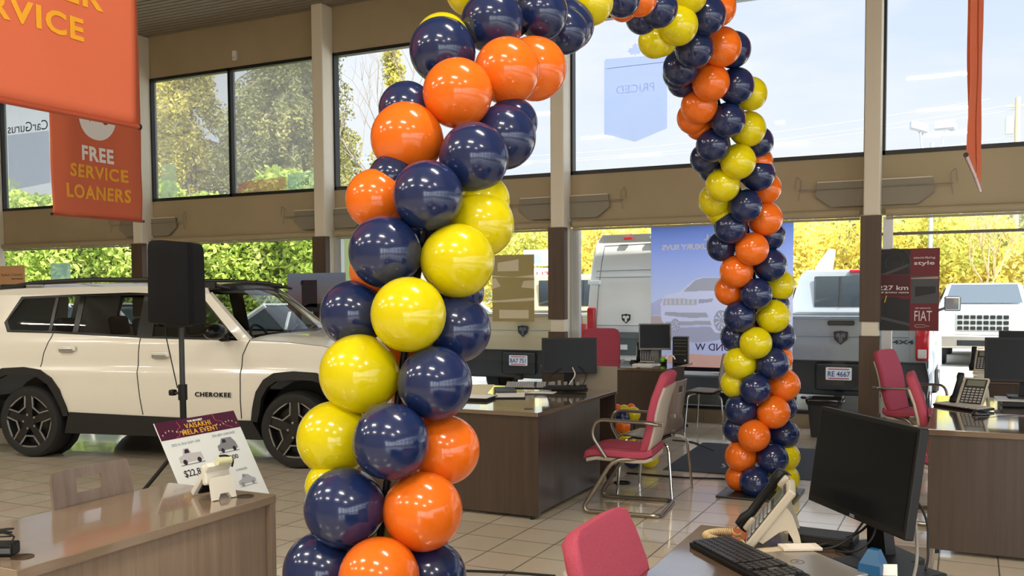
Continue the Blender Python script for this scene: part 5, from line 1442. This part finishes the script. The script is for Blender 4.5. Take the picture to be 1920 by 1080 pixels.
bare_tree('leafless young tree standing behind the white pickup', .31, 29.9, 3.6, 4, mat('pale_twig', '#a08a60', .9), .08)  # twigs paler and browner than the grey bark
bare_tree('thin leafless tree with fine twigs beside the pale conifer', -12.1, 19.0, 7.2, 9, M_bark, .07)
def leafy(label, x, y, h, w, m, seed, dens_=1.0, size=.115):
    rg = random.Random(seed); t = thing('leafy_tree', label, 'tree', (x, y, GZ), 0, 'sunlit trees across the car park')
    b = nb(); tube(b, [(0, 0, 0), (0, 0, h*.6)], [.18, .06], 6); obj('trunk', b, M_bark, t)
    b = nb(); pts = []
    lobes = [(rg.uniform(-.5, .5)*w, rg.uniform(-.4, .4)*w, rg.uniform(.25, .8)*h, rg.uniform(.28, .45)*w) for _ in range(9)]
    for _ in range(int(7000*dens_)):
        lx, ly, lz, lr = rg.choice(lobes); v = Vector((rg.gauss(0, 1), rg.gauss(0, 1), rg.gauss(0, 1))).normalized()*lr*rg.uniform(.75, 1.05)
        p = Vector((lx, ly, lz))+Vector((v.x, v.y, v.z*1.3))
        if .15 < p.z < h: pts.append(p)
    leaves(b, pts, size, 0, rg); obj('foliage', b, m, t)
M_yel = leafmat('yellow_leaves', ['#b3a64e', '#dccb66', '#f3e798'], .5, .45)
M_grn = leafmat('spring_leaves', ['#8c9648', '#bfbd60', '#e6df8e'], .5, .45)
M_olv = leafmat('far_green_leaves', ['#6f7550', '#8d8f63', '#a9a578'], .3, .3)
rg0 = random.Random(11)
spots = [(-21.5, 41), (-18.2, 40), (-15.4, 41), (-12.6, 40), (-9.8, 41.5), (-7.0, 40), (-4.6, 41), (-2.0, 42), (.8, 42.5), (3.4, 41)]
desc = ['hidden mostly by the near arch leg', 'above the tan window poster', 'just beside the white van', 'behind the white van', 'behind the blue window poster', 'close to the far arch leg', 'above the cab of the silver truck', 'above the red electric-car poster', 'behind the leafless young tree', 'at the edge of the last window']
for i, (x, y) in enumerate(spots):
    leafy('%s tree across the car park, %s' % ('golden yellow' if i % 3 != 1 else 'yellow green', desc[i]), x, y, 5.0+.5*rg0.random(), 3.6, M_yel if i % 3 != 1 else M_grn, 20+i, 1.2)
rg1 = random.Random(5)
fd_ = ['far dark tree beyond the first gap of the golden trees', 'far dark tree beyond the tan poster', 'far dark tree beyond the white van', 'far dark tree beyond the blue poster', 'far dark tree over the silver truck', 'far dark tree at the column with the red poster', 'far dark tree over the white pickup', 'far dark tree at the end of the window wall']
for i, x in enumerate((-30, -25, -20, -15, -9, -3.5, 1.0, 5.5)):
    leafy(fd_[i], x, 62+rg1.uniform(-3, 3), 6.6+rg1.random(), 6.2, M_olv, 50+i, .9, .2)
# ---- street furniture
t = thing('floodlight_pole', 'tall pole with twin floodlights against the sky', 'lamp post', (-1.0, 28.6, GZ))
M_gp = mat('grey_pole', '#8a9098', .5)
b = nb(); cyl(b, (0, 0, 0), (0, 0, 5.72), .055, 10); obj('pole', b, M_gp, t, True)
b = nb(); tube(b, bend([(-.30, -.05, 6.02), (-.27, 0, 5.56), (0, 0, 5.53), (.24, 0, 5.56), (.29, .05, 6.02)], .18, 8), .025, 8); obj('yoke', b, M_gp, t, True)
for x, rzz, ry in ((-.34, 30, 14), (.31, -4, 0)):
    mxl = Matrix.Translation((x, 0, 6.18)) @ Matrix.Rotation(R_(rzz), 4, 'Z') @ Matrix.Rotation(R_(ry), 4, 'Y') @ Matrix.Rotation(R_(-28), 4, 'X')
    b = nb(); bbox_(b, -.25, .25, -.06, .06, -.13, .13, .02, 2, mxl); fl = obj('floodlight', b, M_gp, t)
    b = nb(); box(b, -.21, .21, -.066, -.06, -.10, .10, mxl); obj('lens', b, mat('flood_lens', '#d5d2c4', .2), fl)
    b = nb(); cyl(b, mxl @ Vector((.18, .05, 0)), mxl @ Vector((.18, .16, 0)), .11, 14); obj('ballast', b, M_gp, fl, True)
t = thing('utility_pole', 'wooden utility pole with a crossarm and wires by the window edge', 'pole', (1.90, 51.4, GZ))
M_pw = mat('weathered_pole', '#9a8f74', .8)
b = nb(); cyl(b, (0, 0, 0), (0, 0, 10.8), .16, 10, .12); obj('pole', b, M_pw, t, True)
b = nb(); box(b, -.45, .45, -.05, .05, 10.35, 10.45); obj('crossarm', b, M_pw, t)
b = nb(); cyl(b, (-.33, 0, 9.1), (-.33, 0, 9.9), .2, 12); obj('transformer', b, mat('grey_transformer', '#a8a8a4', .5), t, True)
for k, (dz, dx) in enumerate(((10.85, -1.2), (10.5, .0), (10.35, 1.1), (9.0, 0), (8.75, 0), (8.5, 0))):
    p0, p1 = Vector((1.9+dx, 51.4, dz+GZ)), Vector((-42+dx, 58, dz+1.0+GZ))
    pts = [p0.lerp(p1, s/16)+Vector((0, 0, -1.1*4*(s/16)*(1-s/16))) for s in range(17)]
    tag(rod('overhead_wire', pts+[], .012, mat('grey_wire', '#9fa8b4', .6), None, 5), ['topmost overhead wire crossing the sky', 'second overhead wire from the top', 'third overhead wire from the top', 'third overhead wire from the bottom', 'second overhead wire from the bottom', 'lowest overhead wire crossing the sky'][k], 'wire', 'overhead wires')
t = thing('feather_flag', 'plain white feather flag standing beside the silver truck cab', 'flag', (-2.50, 17.2, GZ))
b = nb(); tube(b, [(0, 0, 0), (0, 0, 1.6), (.08, 0, 2.1), (.30, 0, 2.42)], .012, 6); obj('flag_pole', b, M_alu, t, True)
b = nb(); prism(b, [(.01, .7), (.01, 1.6), (.09, 2.1), (.30, 2.42), (.40, 2.40), (.34, 1.9), (.27, .75)], -.003, .003, plane_mx((0, 0, 0), (1, 0, 0), (0, 0, 1))); obj('flag_cloth', b, film('white_flag_cloth', '#f4f2ec', .4), t)
t = thing('roadside_sign', 'white roadside sign with red letters beyond the tan window poster', 'sign', (-10.55, 23.9, GZ), R_(12))
b = nb()
for s in (-1, 1): box(b, s*.50-.04, s*.50+.04, -.04, .04, 0, 2.8)
obj('post', b, M_gp, t)
b = nb(); bbox_(b, -.58, .58, -.06, .06, 2.42, 2.86, .02); top_ = obj('top_panel', b, M_plate, t)
b = nb(); prism(b, [(.16*math.cos(a)-.2, 2.50+.26*math.sin(a)) for a in [math.pi*k/12 for k in range(13)]], .061, .066, plane_mx((0, 0, 0), (1, 0, 0), (0, 0, 1))); obj('arch_logo', b, mat('sign_blue', '#7f8fc2', .5), top_)
b = nb(); bbox_(b, -.58, .58, -.05, .05, 1.75, 2.36, .02); low_ = obj('letter_panel', b, M_plate, t)
M_sred = mat('sign_red', '#c0453a', .5)
lettering('AUTO', .17, M_sred, low_, plane_mx((0, -.052, 2.10), (1, 0, 0), (0, 0, 1)), bold=.02, width=.9)
lettering('& GLASS', .17, M_sred, low_, plane_mx((0, -.052, 1.82), (1, 0, 0), (0, 0, 1)), bold=.02, width=.9)
# ------------------------------------------------------------------ banners
def banner(label, X, y0, y1, z0, z1, m, fold, seed, ang=0, through=True):
    t = thing('hanging_banner', label, 'banner', (X, y0, z0), R_(ang))
    w = y1-y0; h = z1-z0; rg = random.Random(seed)
    ph = [rg.uniform(0, 6) for _ in range(4)]
    def f(u, v):
        return (fold*(math.sin(u*9+ph[0]+v*1.2)*.5+math.sin(u*17+ph[1]-v*2)*.25)*(.25+.75*math.sin(min(1, v*1.1)*math.pi))+.35*fold*math.sin(v*23+u*5+ph[2])*max(0, .5-v), u*w, v*h)
    b = nb(); nu, nv = 36, 44
    vs = [[b.verts.new(f(i/nu, j/nv)) for j in range(nv+1)] for i in range(nu+1)]
    for i in range(nu):
        for j in range(nv): b.faces.new((vs[i][j], vs[i+1][j], vs[i+1][j+1], vs[i][j+1]))
    o = obj('cloth', b, m, t, True, 0)
    md = o.modifiers.new('thickness', 'SOLIDIFY'); md.thickness = .002; md.offset = -1
    for zz, nm_ in ((0, 'bottom_bar'), (h, 'top_bar')):
        b = nb(); cyl(b, (0, -.01, zz), (0, w+.01, zz), .014, 12); obj(nm_, b, M_bar, t, True)
        b = nb(); cyl(b, (0, -.022, zz), (0, -.008, zz), .015, 10); cyl(b, (0, w+.008, zz), (0, w+.022, zz), .015, 10); obj('end_cap', b, M_dark, t, True)
    for u in (.08, .92):
        b = nb(); tube(b, [(0, u*w, h), (0, u*w, ZC-z0)], .004, 5); obj('cord', b, M_alu, t)
    return t, f
def cloth_text(t, f, w, h, s, cap, yc, zb, m, width=None, bold=.03, off=.004):
    """lettering laid on the waving cloth: yc, zb in the banner's own frame"""
    q = text_bm(s, cap, bold=bold, depth=.0015, width=width, space=1.12)
    bmesh.ops.triangulate(q, faces=q.faces[:])
    for v in q.verts:
        y, z = yc+v.co.x, zb+v.co.y
        v.co = Vector((f(y/w, z/h)[0]+off+v.co.z, y, z))
    return obj('lettering', q, m, t)
M_ban = film('orange_red_cloth', '#ea8866', .40)
M_bar = mat('orange_bar', '#a5472c', .4)
M_by = mat('amber_print', '#eaa41e', .6); M_bw = mat('pale_print_white', '#e6e2dc', .6)
w, h, y0, z0 = 1.14, 2.6, 6.61, 2.36
t, f = banner('orange-red banner about free service loaners, hanging above the white car', -8.31, y0, y0+w, z0, z0+h, M_ban, .045, 2)
cloth_text(t, f, w, h, 'FREE', .15, 7.175-y0, 2.952-z0, M_bw, .42, .035)
cloth_text(t, f, w, h, 'SERVICE', .132, 7.18-y0, 2.768-z0, M_by, .74, .032)
cloth_text(t, f, w, h, 'LOANERS', .14, 7.17-y0, 2.552-z0, M_by, .82, .032)
b = nb(); r = .245; cy, cz = 7.18-y0, 3.42-z0
ring = [(cy+r*math.cos(a), cz+r*math.sin(a)) for a in arcs(40)]
cvv = b.verts.new((f(cy/w, cz/h)[0]+.004, cy, cz)); rv = [b.verts.new((f(y/w, z/h)[0]+.005, y, z)) for y, z in ring]
for i in range(40): b.faces.new((cvv, rv[i], rv[(i+1) % 40]))
obj('white_disc', b, M_bw, t)
b = nb()
for k in (-1, 1): prism(b, [(cy+k*.11+.035*math.cos(a), cz-.035+.035*math.sin(a)) for a in arcs(16)], .006, .010, Matrix.Translation((f(cy/w, cz/h)[0], 0, 0)) @ plane_mx((0, 0, 0), (0, 1, 0), (0, 0, 1)))
prism(b, [(cy-.19, cz-.02), (cy-.19, cz+.06), (cy-.10, cz+.08), (cy-.05, cz+.14), (cy+.09, cz+.14), (cy+.13, cz+.07), (cy+.19, cz+.05), (cy+.19, cz-.02)], .005, .008, Matrix.Translation((f(cy/w, cz/h)[0], 0, 0)) @ plane_mx((0, 0, 0), (0, 1, 0), (0, 0, 1)))
obj('car_symbol', b, mat('maroon_print', '#7a2a24', .5), t)
w, h, y0, z0 = 1.16, 2.6, 2.205, 2.355
t, f = banner('large orange-red banner close to the camera at the top corner, with yellow service lettering', -3.63, y0, y0+w, z0, z0+h, M_ban, .02, 5)
cloth_text(t, f, w, h, 'SERVICE', .098, 3.08-.66/2-y0, 2.695-z0, M_by, .66, .03)
cloth_text(t, f, w, h, 'FASTER', .098, 3.18-.66/2-y0, 2.855-z0, M_by, .66, .03)
t, f = banner('pink-red banner seen edge-on beside the twin floodlights', -.035, 6.42, 7.62, 2.36, 5.0, M_ban, .03, 7, -2.6)
t, f = banner('second banner seen edge-on right behind the edge-on pink-red one', .02, 7.72, 8.86, 2.37, 5.0, M_ban, .03, 9, -2.2)

# ------------------------------------------------------------------ posters and stickers on the glass
YG = WY+.046
# shield sticker with a maple leaf
t = thing('shield_sticker', 'pale blue shield-shaped sticker with a maple leaf on the upper glass', 'sticker', (-3.665, YG, 3.87))
sh = [(-.395, .48), (-.37, .505), (.37, .475), (.395, .45), (.395, -.39), (0, -.52), (-.395, -.40)]
M_shd = film('pale_blue_film', '#b9cdf8', .85, .55)
b = nb(); prism(b, sh, 0, .002, plane_mx((0, 0, 0), (1, 0, 0), (0, 0, 1))); obj('film', b, M_shd, t)
lf = [(0, .0), (.01, .05), (.075, .04), (.065, .065), (.115, .105), (.09, .12), (.095, .155), (.055, .145), (.045, .165), (.03, .14), (.038, .205), (.018, .195), (0, .24)]
lf = lf+[(-x, y) for x, y in lf[::-1][1:-1]]
b = nb(); prism(b, [(x*.85, .49+y*.72) for x, y in lf], 0, .002, plane_mx((0, 0, 0), (1, 0, 0), (0, 0, 1))); obj('maple_leaf', b, M_shd, t)
b = nb(); box(b, -.37, .37, -.003, -.002, .385, .392); obj('print_line', b, film('blue_line_film', '#8aa4dc', .7, .3), t)
lettering('PRICED', .10, film('white_line_film', '#c6d6f6', .8, .55), t, plane_mx((0, -.0025, .07), (1, 0, 0), (0, 0, 1)), mirror=True, depth=.0006, width=.48)
# reversed lettering and square sticker, first pane
t = thing('square_sticker', 'square blue-grey sticker with reversed lettering above it, beside the loaners banner', 'sticker', (-14.40, YG, 3.85))
b = nb(); prism(b, [(-.53, -.50), (.50, -.42), (.50, .44), (-.53, .44)], 0, .002, plane_mx((0, 0, 0), (1, 0, 0), (0, 0, 1))); obj('film', b, film('blue_grey_film', '#c3cdea', .8, .6), t)
lettering('CarGurus', .17, film('grey_letter_film', '#5c6a78', .6, .15), t, plane_mx((-.02, -.002, .47), (1, 0, 0), (0, 0, 1)), mirror=True, depth=.001, width=1.0)
# low patches on the second window; red and teal ones are painted reflections
def flat(name, label, cat, poly, org, m, grp=None):
    t = thing(name, label, cat, org, 0, grp)
    b = nb(); prism(b, poly, 0, .002, plane_mx((0, 0, 0), (1, 0, 0), (0, 0, 1))); obj('film', b, m, t); return t
flat('green_patch', 'pale green patch low in the glass beside the loaners banner', 'sticker', [(-.17, -.27), (.18, -.27), (.15, .27), (-.15, .29)], (-11.24, YG, 3.29), film('pale_green_film', '#d3e6d2', .8, .6))
flat('red_reflection', 'faint painted red reflection with a rounded corner low on the upper glass, by the window bar', 'sticker', [(-.46, -.10), (.46, -.08), (.46, .11), (-.30, .09), (-.44, .03)], (-9.41, YG, 3.13), film('red_reflection_film', '#cf8468', .7, .68))  # reflection of a red sign, painted as a thin film
t = flat('teal_reflection', 'faint painted teal reflection with pale letters low on the upper glass, by the column', 'sticker', [(-.26, -.10), (.24, -.10), (.24, .14), (-.26, .12)], (-8.66, YG, 3.15), film('teal_reflection_film', '#a3ccc8', .7, .68))  # reflection of a teal sign and its letters, painted as films
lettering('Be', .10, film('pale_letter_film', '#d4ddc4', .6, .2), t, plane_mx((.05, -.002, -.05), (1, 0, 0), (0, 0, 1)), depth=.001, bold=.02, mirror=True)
def lighter(h, k=.30):
    return tuple(c+(1-c)*k for c in lin(h)[:3])
# big blue poster with the reversed headline
PX0, PX1, PZ0, PZ1 = -3.465, -1.80, .60, 2.32
t = thing('window_poster', 'big blue window poster of a pale vehicle with a reversed headline, beside the white van', 'poster', (PX0, YG, PZ0))
def mixrow(name, c0, c1, z0_, z1_, tr=.72):
    if name in MATS: return MATS[name]
    m = film(name, c0, tr); tt = m.node_tree; n = tt.nodes; l = tt.links.new
    tc = n.new('ShaderNodeTexCoord'); sp_ = n.new('ShaderNodeSeparateXYZ'); mr = n.new('ShaderNodeMapRange'); rp = n.new('ShaderNodeValToRGB')
    mr.inputs[1].default_value = z0_; mr.inputs[2].default_value = z1_
    rp.color_ramp.elements[0].color = lin(c0); rp.color_ramp.elements[1].color = lin(c1)
    l(tc.outputs['Object'], sp_.inputs[0]); l(sp_.outputs[2], mr.inputs[0]); l(mr.outputs[0], rp.inputs[0])
    for q in n:
        if q.type in ('BSDF_DIFFUSE', 'BSDF_TRANSLUCENT'): l(rp.outputs[0], q.inputs[0])
    return m
mpl = plane_mx((0, 0, 0), (1, 0, 0), (0, 0, 1)); PW, PH = PX1-PX0, PZ1-PZ0
def layer(name, poly, k, m, par=None):
    b = nb(); prism(b, poly, .001*k, .001*k+.0008, mpl); return obj(name, b, m, par or t)
PRINT = []
def ink(name, poly, k, m): PRINT.append((poly, m))
ink('printed_hills', [(0, .66), (0, .80), (.12, .86), (.35, .82), (.5, .76), (PW, .76), (PW, .66)], 1, film('hill_print', lighter('#a9a8d8'), .86))
ink('printed_city', [(0, .55), (0, .655), (.32, .655), (.32, .55)], 2, film('city_print', lighter('#b08a86'), .86))
ink('printed_road', [(0, .10), (0, .56), (PW, .56), (PW, .10)], 2, film('road_print', lighter('#b9b8ee'), .86))
ink('printed_shadow', [(0, .36), (.15, .50), (PW, .58), (PW, .50), (.6, .34)], 3, film('shadow_print', lighter('#8d88b0'), .86))
ink('printed_foreground', [(0, 0), (0, .17), (.5, .20), (PW, .18), (PW, 0)], 3, film('coral_print', lighter('#e0875f'), .86))
ink('printed_border', [(0, -.0), (0, .05), (PW, .05), (PW, .0)], 4, film('black_print_film', '#231c22', .5))
sv = film('vehicle_print', lighter('#d9d6fb'), .86); svd = film('vehicle_dark_print', lighter('#8f8b9e'), .86)
ink('printed_vehicle', [(.13, .60), (.12, .80), (.18, .90), (.36, .94), (.52, 1.08), (.62, 1.11), (1.10, 1.11), (1.35, 1.07), (1.55, .95), (PW, .90), (PW, .52), (1.0, .50), (.95, .46), (.78, .46), (.72, .54), (.2, .53)], 4, sv)
ink('printed_windscreen', [(.40, .945), (.54, 1.075), (.63, 1.10), (.93, 1.10), (.90, .95)], 5, svd)
ink('printed_side_glass', [(.97, .95), (.98, 1.09), (1.12, 1.09), (1.33, 1.03), (1.40, .95)], 5, svd)
ink('printed_grille', [(.15, .78), (.16, .86), (.56, .855), (.56, .785)], 5, film('grille_print', lighter('#a39cae'), .86))
for k in range(7): ink('printed_grille_slot', [(.175+k*.054, .79), (.178+k*.054, .85), (.205+k*.054, .85), (.205+k*.054, .79)], 6, film('slot_print', lighter('#cfc4c8'), .86))
ink('printed_lamp', [(.58, .80), (.58, .85), (.76, .86), (.74, .82)], 5, film('lamp_print', lighter('#8a86a4'), .86))
ink('printed_intake', [(.17, .66), (.17, .70), (.68, .69), (.70, .64), (.5, .63)], 5, svd)
ink('printed_sill', [(.18, .535), (.18, .58), (.72, .60), (.74, .55)], 5, svd)
for cx, cz, rr_ in ((.855, .60, .125), (.30, .54, .08)):
    ink('printed_wheel', [(cx+rr_*.72*math.cos(a), cz+rr_*math.sin(a)) for a in arcs(28)], 6, film('tyre_print', lighter('#7d7796'), .86))
    for k in range(9):
        a = 2*math.pi*k/9; ink('printed_spoke', [(cx+rr_*.12*math.cos(a-1.2), cz+rr_*.12*math.sin(a-1.2)), (cx+rr_*.60*math.cos(a-.1), cz+rr_*.84*math.sin(a-.1)), (cx+rr_*.60*math.cos(a+.1), cz+rr_*.84*math.sin(a+.1))], 7, film('spoke_print', lighter('#e4e2fa'), .86))
# one printed sheet: every small square of it takes the ink that lies on top there
import numpy as np
nu_, nv_ = 240, 248
us_ = (np.arange(nu_)+.5)*PW/nu_; vs_ = (np.arange(nv_)+.5)*PH/nv_
UU, VV = np.meshgrid(us_, vs_, indexing='ij'); top_ink = np.zeros(UU.shape, int)
sheet_mats = [mixrow('printed_sky', '#dfe5ff', '#7f9cf6', .75, PH, .90)]
for poly, m in PRINT:
    if m not in sheet_mats: sheet_mats.append(m)
    ins = np.zeros(UU.shape, bool)
    for i in range(len(poly)):
        (xa, ya), (xb, yb) = poly[i-1], poly[i]
        if ya == yb: continue
        ins ^= ((ya > VV) != (yb > VV)) & (UU < (xb-xa)*(VV-ya)/(yb-ya)+xa)
    top_ink[ins] = sheet_mats.index(m)
b = nb()
gv = [[b.verts.new((i*PW/nu_, 0, j*PH/nv_)) for j in range(nv_+1)] for i in range(nu_+1)]
for i in range(nu_):
    for j in range(nv_):
        b.faces.new((gv[i][j], gv[i+1][j], gv[i+1][j+1], gv[i][j+1])).material_index = int(top_ink[i, j])
so_ = obj('sheet', b, sheet_mats[0], t)
for m in sheet_mats[1:]: so_.data.materials.append(m)
wt = film('white_text_film', '#ffffff', .5)
lettering('YOUR APPEAL', .062, wt, t, plane_mx((.62+.38, -.008, 1.545), (1, 0, 0), (0, 0, 1)), mirror=True, bold=.05, depth=.0008, width=.72)
lettering('AND LARGE LUXURY SUVS', .062, wt, t, plane_mx((.115+.60, -.008, 1.44), (1, 0, 0), (0, 0, 1)), mirror=True, bold=.05, depth=.0008, width=1.16)
lettering('J.D. POWER', .03, wt, t, plane_mx((.97, -.008, 1.36), (1, 0, 0), (0, 0, 1)), mirror=True, bold=.02, depth=.0008, width=.26)
lettering('BEYOND W', .085, film('grey_text_film', '#7d7896', .7), t, plane_mx((.86, -.008, .25), (1, 0, 0), (0, 0, 1)), mirror=True, bold=.01, depth=.0008, width=.62)
# tan poster seen from its back
t = thing('window_poster', 'tan sheet with faint pale patches on the glass beyond the walnut desk', 'poster', (-5.605, YG-.01, 1.17))
b = nb(); prism(b, [(0, 0), (.60, 0), (.60, .86), (0, .86)], 0, .003, mpl); obj('sheet', b, film('tan_paper_back', '#c9bb94', .75), t)
pp_ = mat('tan_paper_patch', '#e2d8ba', .7)
b = nb()
for q in ([(.08, .65), (.38, .65), (.38, .80), (.08, .76)], [(0, .58), (.60, .56), (.60, .60), (.30, .57), (0, .60)], [(0, .42), (.12, .46), (.05, .56), (0, .55)], [(.42, .44), (.60, .42), (.60, .53), (.45, .52)], [(0, .27), (.2, .28), (.6, .31), (.6, .27), (.2, .25), (0, .25)], [(.10, .04), (.52, .04), (.52, .15), (.10, .15)]):
    prism(b, q, .0032, .0040, mpl)
obj('pale_patch', b, pp_, t)
# red electric-car poster
FX0, FX1, FZ0, FZ1 = -.995, -.291, 1.112, 1.985
t = thing('window_poster', 'dark red electric-car poster hanging beside the wood-clad column', 'poster', (FX0, 10.92, FZ0))
FW, FH = FX1-FX0, FZ1-FZ0
b = nb(); prism(b, [(0, 0), (FW, 0), (FW, FH), (0, FH)], -.002, .001, mpl); obj('sheet', b, mat('dark_red_print', '#6b1420', .5), t)
M_pd = mat('poster_black', '#1b1c20', .5); M_pg = mat('poster_grey', '#46474b', .5)
for q, m_, k in (([(0, .60), (.42, .60), (.42, .865), (0, .865)], M_pd, 2), ([(.0, .0), (.42, .0), (.42, .34), (0, .34)], M_pd, 2), ([(.43, .29), (FW-.01, .29), (FW-.01, .58), (.43, .58)], M_pg, 2), ([(0, .37), (.42, .37), (.42, .59), (0, .59)], mat('poster_maroon', '#4a121b', .5), 2), ([(.47, .36), (.67, .40), (.67, .47), (.47, .47)], M_pd, 3), ([(.43, .55), (FW-.01, .55), (FW-.01, .575), (.43, .56)], mat('poster_beige', '#a4937c', .5), 3), ([(.12, .60), (.42, .72), (.42, .69), (.2, .60)], M_pg, 3), ([(.12, .30), (.36, .33), (.30, .36), (.16, .36)], M_pd, 3), ([(.1, .16), (.42, .08), (.42, .05), (.1, .13)], M_pg, 3)):
    layer('printed_panel', q, k, m_)
b = nb()
for r_ in (.16, .085): tube(b, [(.26+r_*math.cos(a), -.005, .72+r_*.95*math.sin(a)) for a in [math.pi*(k/20*1.4-.2) for k in range(21)]], .008 if r_ > .1 else .004, 5)
obj('printed_wheel_rim', b, M_pg, t)
tw = mat('poster_white', '#d9cfcb', .5)
for s, cap, u, v, wdt, bo in (('electrifying', .022, .555, .765, .21, .01), ('style', .042, .555, .70, .20, .015), ('227 km', .05, .255, .435, .30, .015), ('of driving range', .02, .265, .40, .29, .02), ('all-electric', .016, .55, .235, .15, .01), ('FIAT', .115, .55, .105, .17, .0)):
    lettering(s, cap, tw, t, plane_mx((u, -.005, v), (1, 0, 0), (0, 0, 1)), bold=bo, depth=.0008, width=wdt)
b = nb(); tube(b, [(.47, -.005, .05), (.48, -.005, .065), (.55, -.005, .065), (.62, -.005, .05), (.55, -.005, .04), (.48, -.005, .04)], .002, 5, True); obj('car_outline', b, tw, t)
b = nb(); prism(b, [(.165, .30), (.175, .30), (.195, .375), (.185, .375)], .004, .0046, mpl); obj('yellow_needle', b, mat('poster_yellow', '#d8b020', .5), t)
for u in (.02, FW-.03):
    b = nb(); tube(b, [(u, 0, FH), (u, 0, 2.30-FZ0)], .0015, 4); obj('hanging_thread', b, M_alu, t)
# number one poster
t = thing('show_poster', 'grey dusk poster with a big black number one behind the car bonnet', 'poster', (-8.49, 10.46, 1.30))
b = nb(); prism(b, [(0, 0), (.97, 0), (.97, .525), (0, .525)], 0, .012, mpl); obj('panel', b, mixrow('dusk_print', '#8b6a66', '#8ea0c2', .05, .52, .1), t)
lettering('1', .335, M_ink, t, plane_mx((.37, -.0125, .09), (1, 0, 0), (0, 0, 1)), bold=.06, depth=.001, width=.26)
lettering('#', .06, M_ink, t, plane_mx((.245, -.0125, .37), (1, 0, 0), (0, 0, 1)), bold=.02, depth=.001)
b = nb()
for k in range(7): box(b, .55, .55+.26-.03*(k % 3), -.0135, -.012, .37-k*.03, .382-k*.03)
obj('text_line', b, M_greyp, t)
b = nb(); prism(b, [(.2, .0), (.22, .07), (.30, .08), (.36, .11), (.62, .11), (.70, .07), (.8, .06), (.8, 0)], .0125, .0135, mpl); obj('printed_vehicle', b, M_ink, t)
b = nb(); box(b, .1, .14, .02, .10, -1.30, .3); box(b, .83, .87, .02, .10, -1.30, .3); box(b, .02, .95, .0, .2, -1.30, -1.28); obj('stand', b, M_black, t)
# ceramic protection sign and a pale sheet behind the car's tail
t = thing('show_sign', 'orange-cream sign about ceramic paint protection behind the tail of the white car', 'sign', (-14.2, 10.2, 1.72))
b = nb(); prism(b, [(-.1, 0), (.69, 0), (.69, .30), (-.1, .30)], 0, .012, mpl); obj('panel', b, mat('peach_print', '#dfae82', .5), t)
lettering('Radium Ceramic', .05, mat('rust_print', '#8a4a34', .5), t, plane_mx((.39, -.0125, .135), (1, 0, 0), (0, 0, 1)), depth=.001, width=.50)
lettering('Paint Protection', .026, M_ink, t, plane_mx((.52, -.0125, .08), (1, 0, 0), (0, 0, 1)), depth=.001, bold=.02, width=.27)
b = nb(); box(b, -.1, .69, .0, .20, -1.72, -.01); obj('pedestal', b, M_bump, t)
t = thing('glass_sheet_poster', 'pale teal sheet on the glass beside the ceramic protection sign', 'poster', (-13.95, YG-.01, 1.62))
b = nb(); prism(b, [(0, 0), (.48, 0), (.48, .46), (0, .46)], 0, .003, mpl); obj('sheet', b, film('pale_teal_film', '#b9d8d0', .7, .35), t)
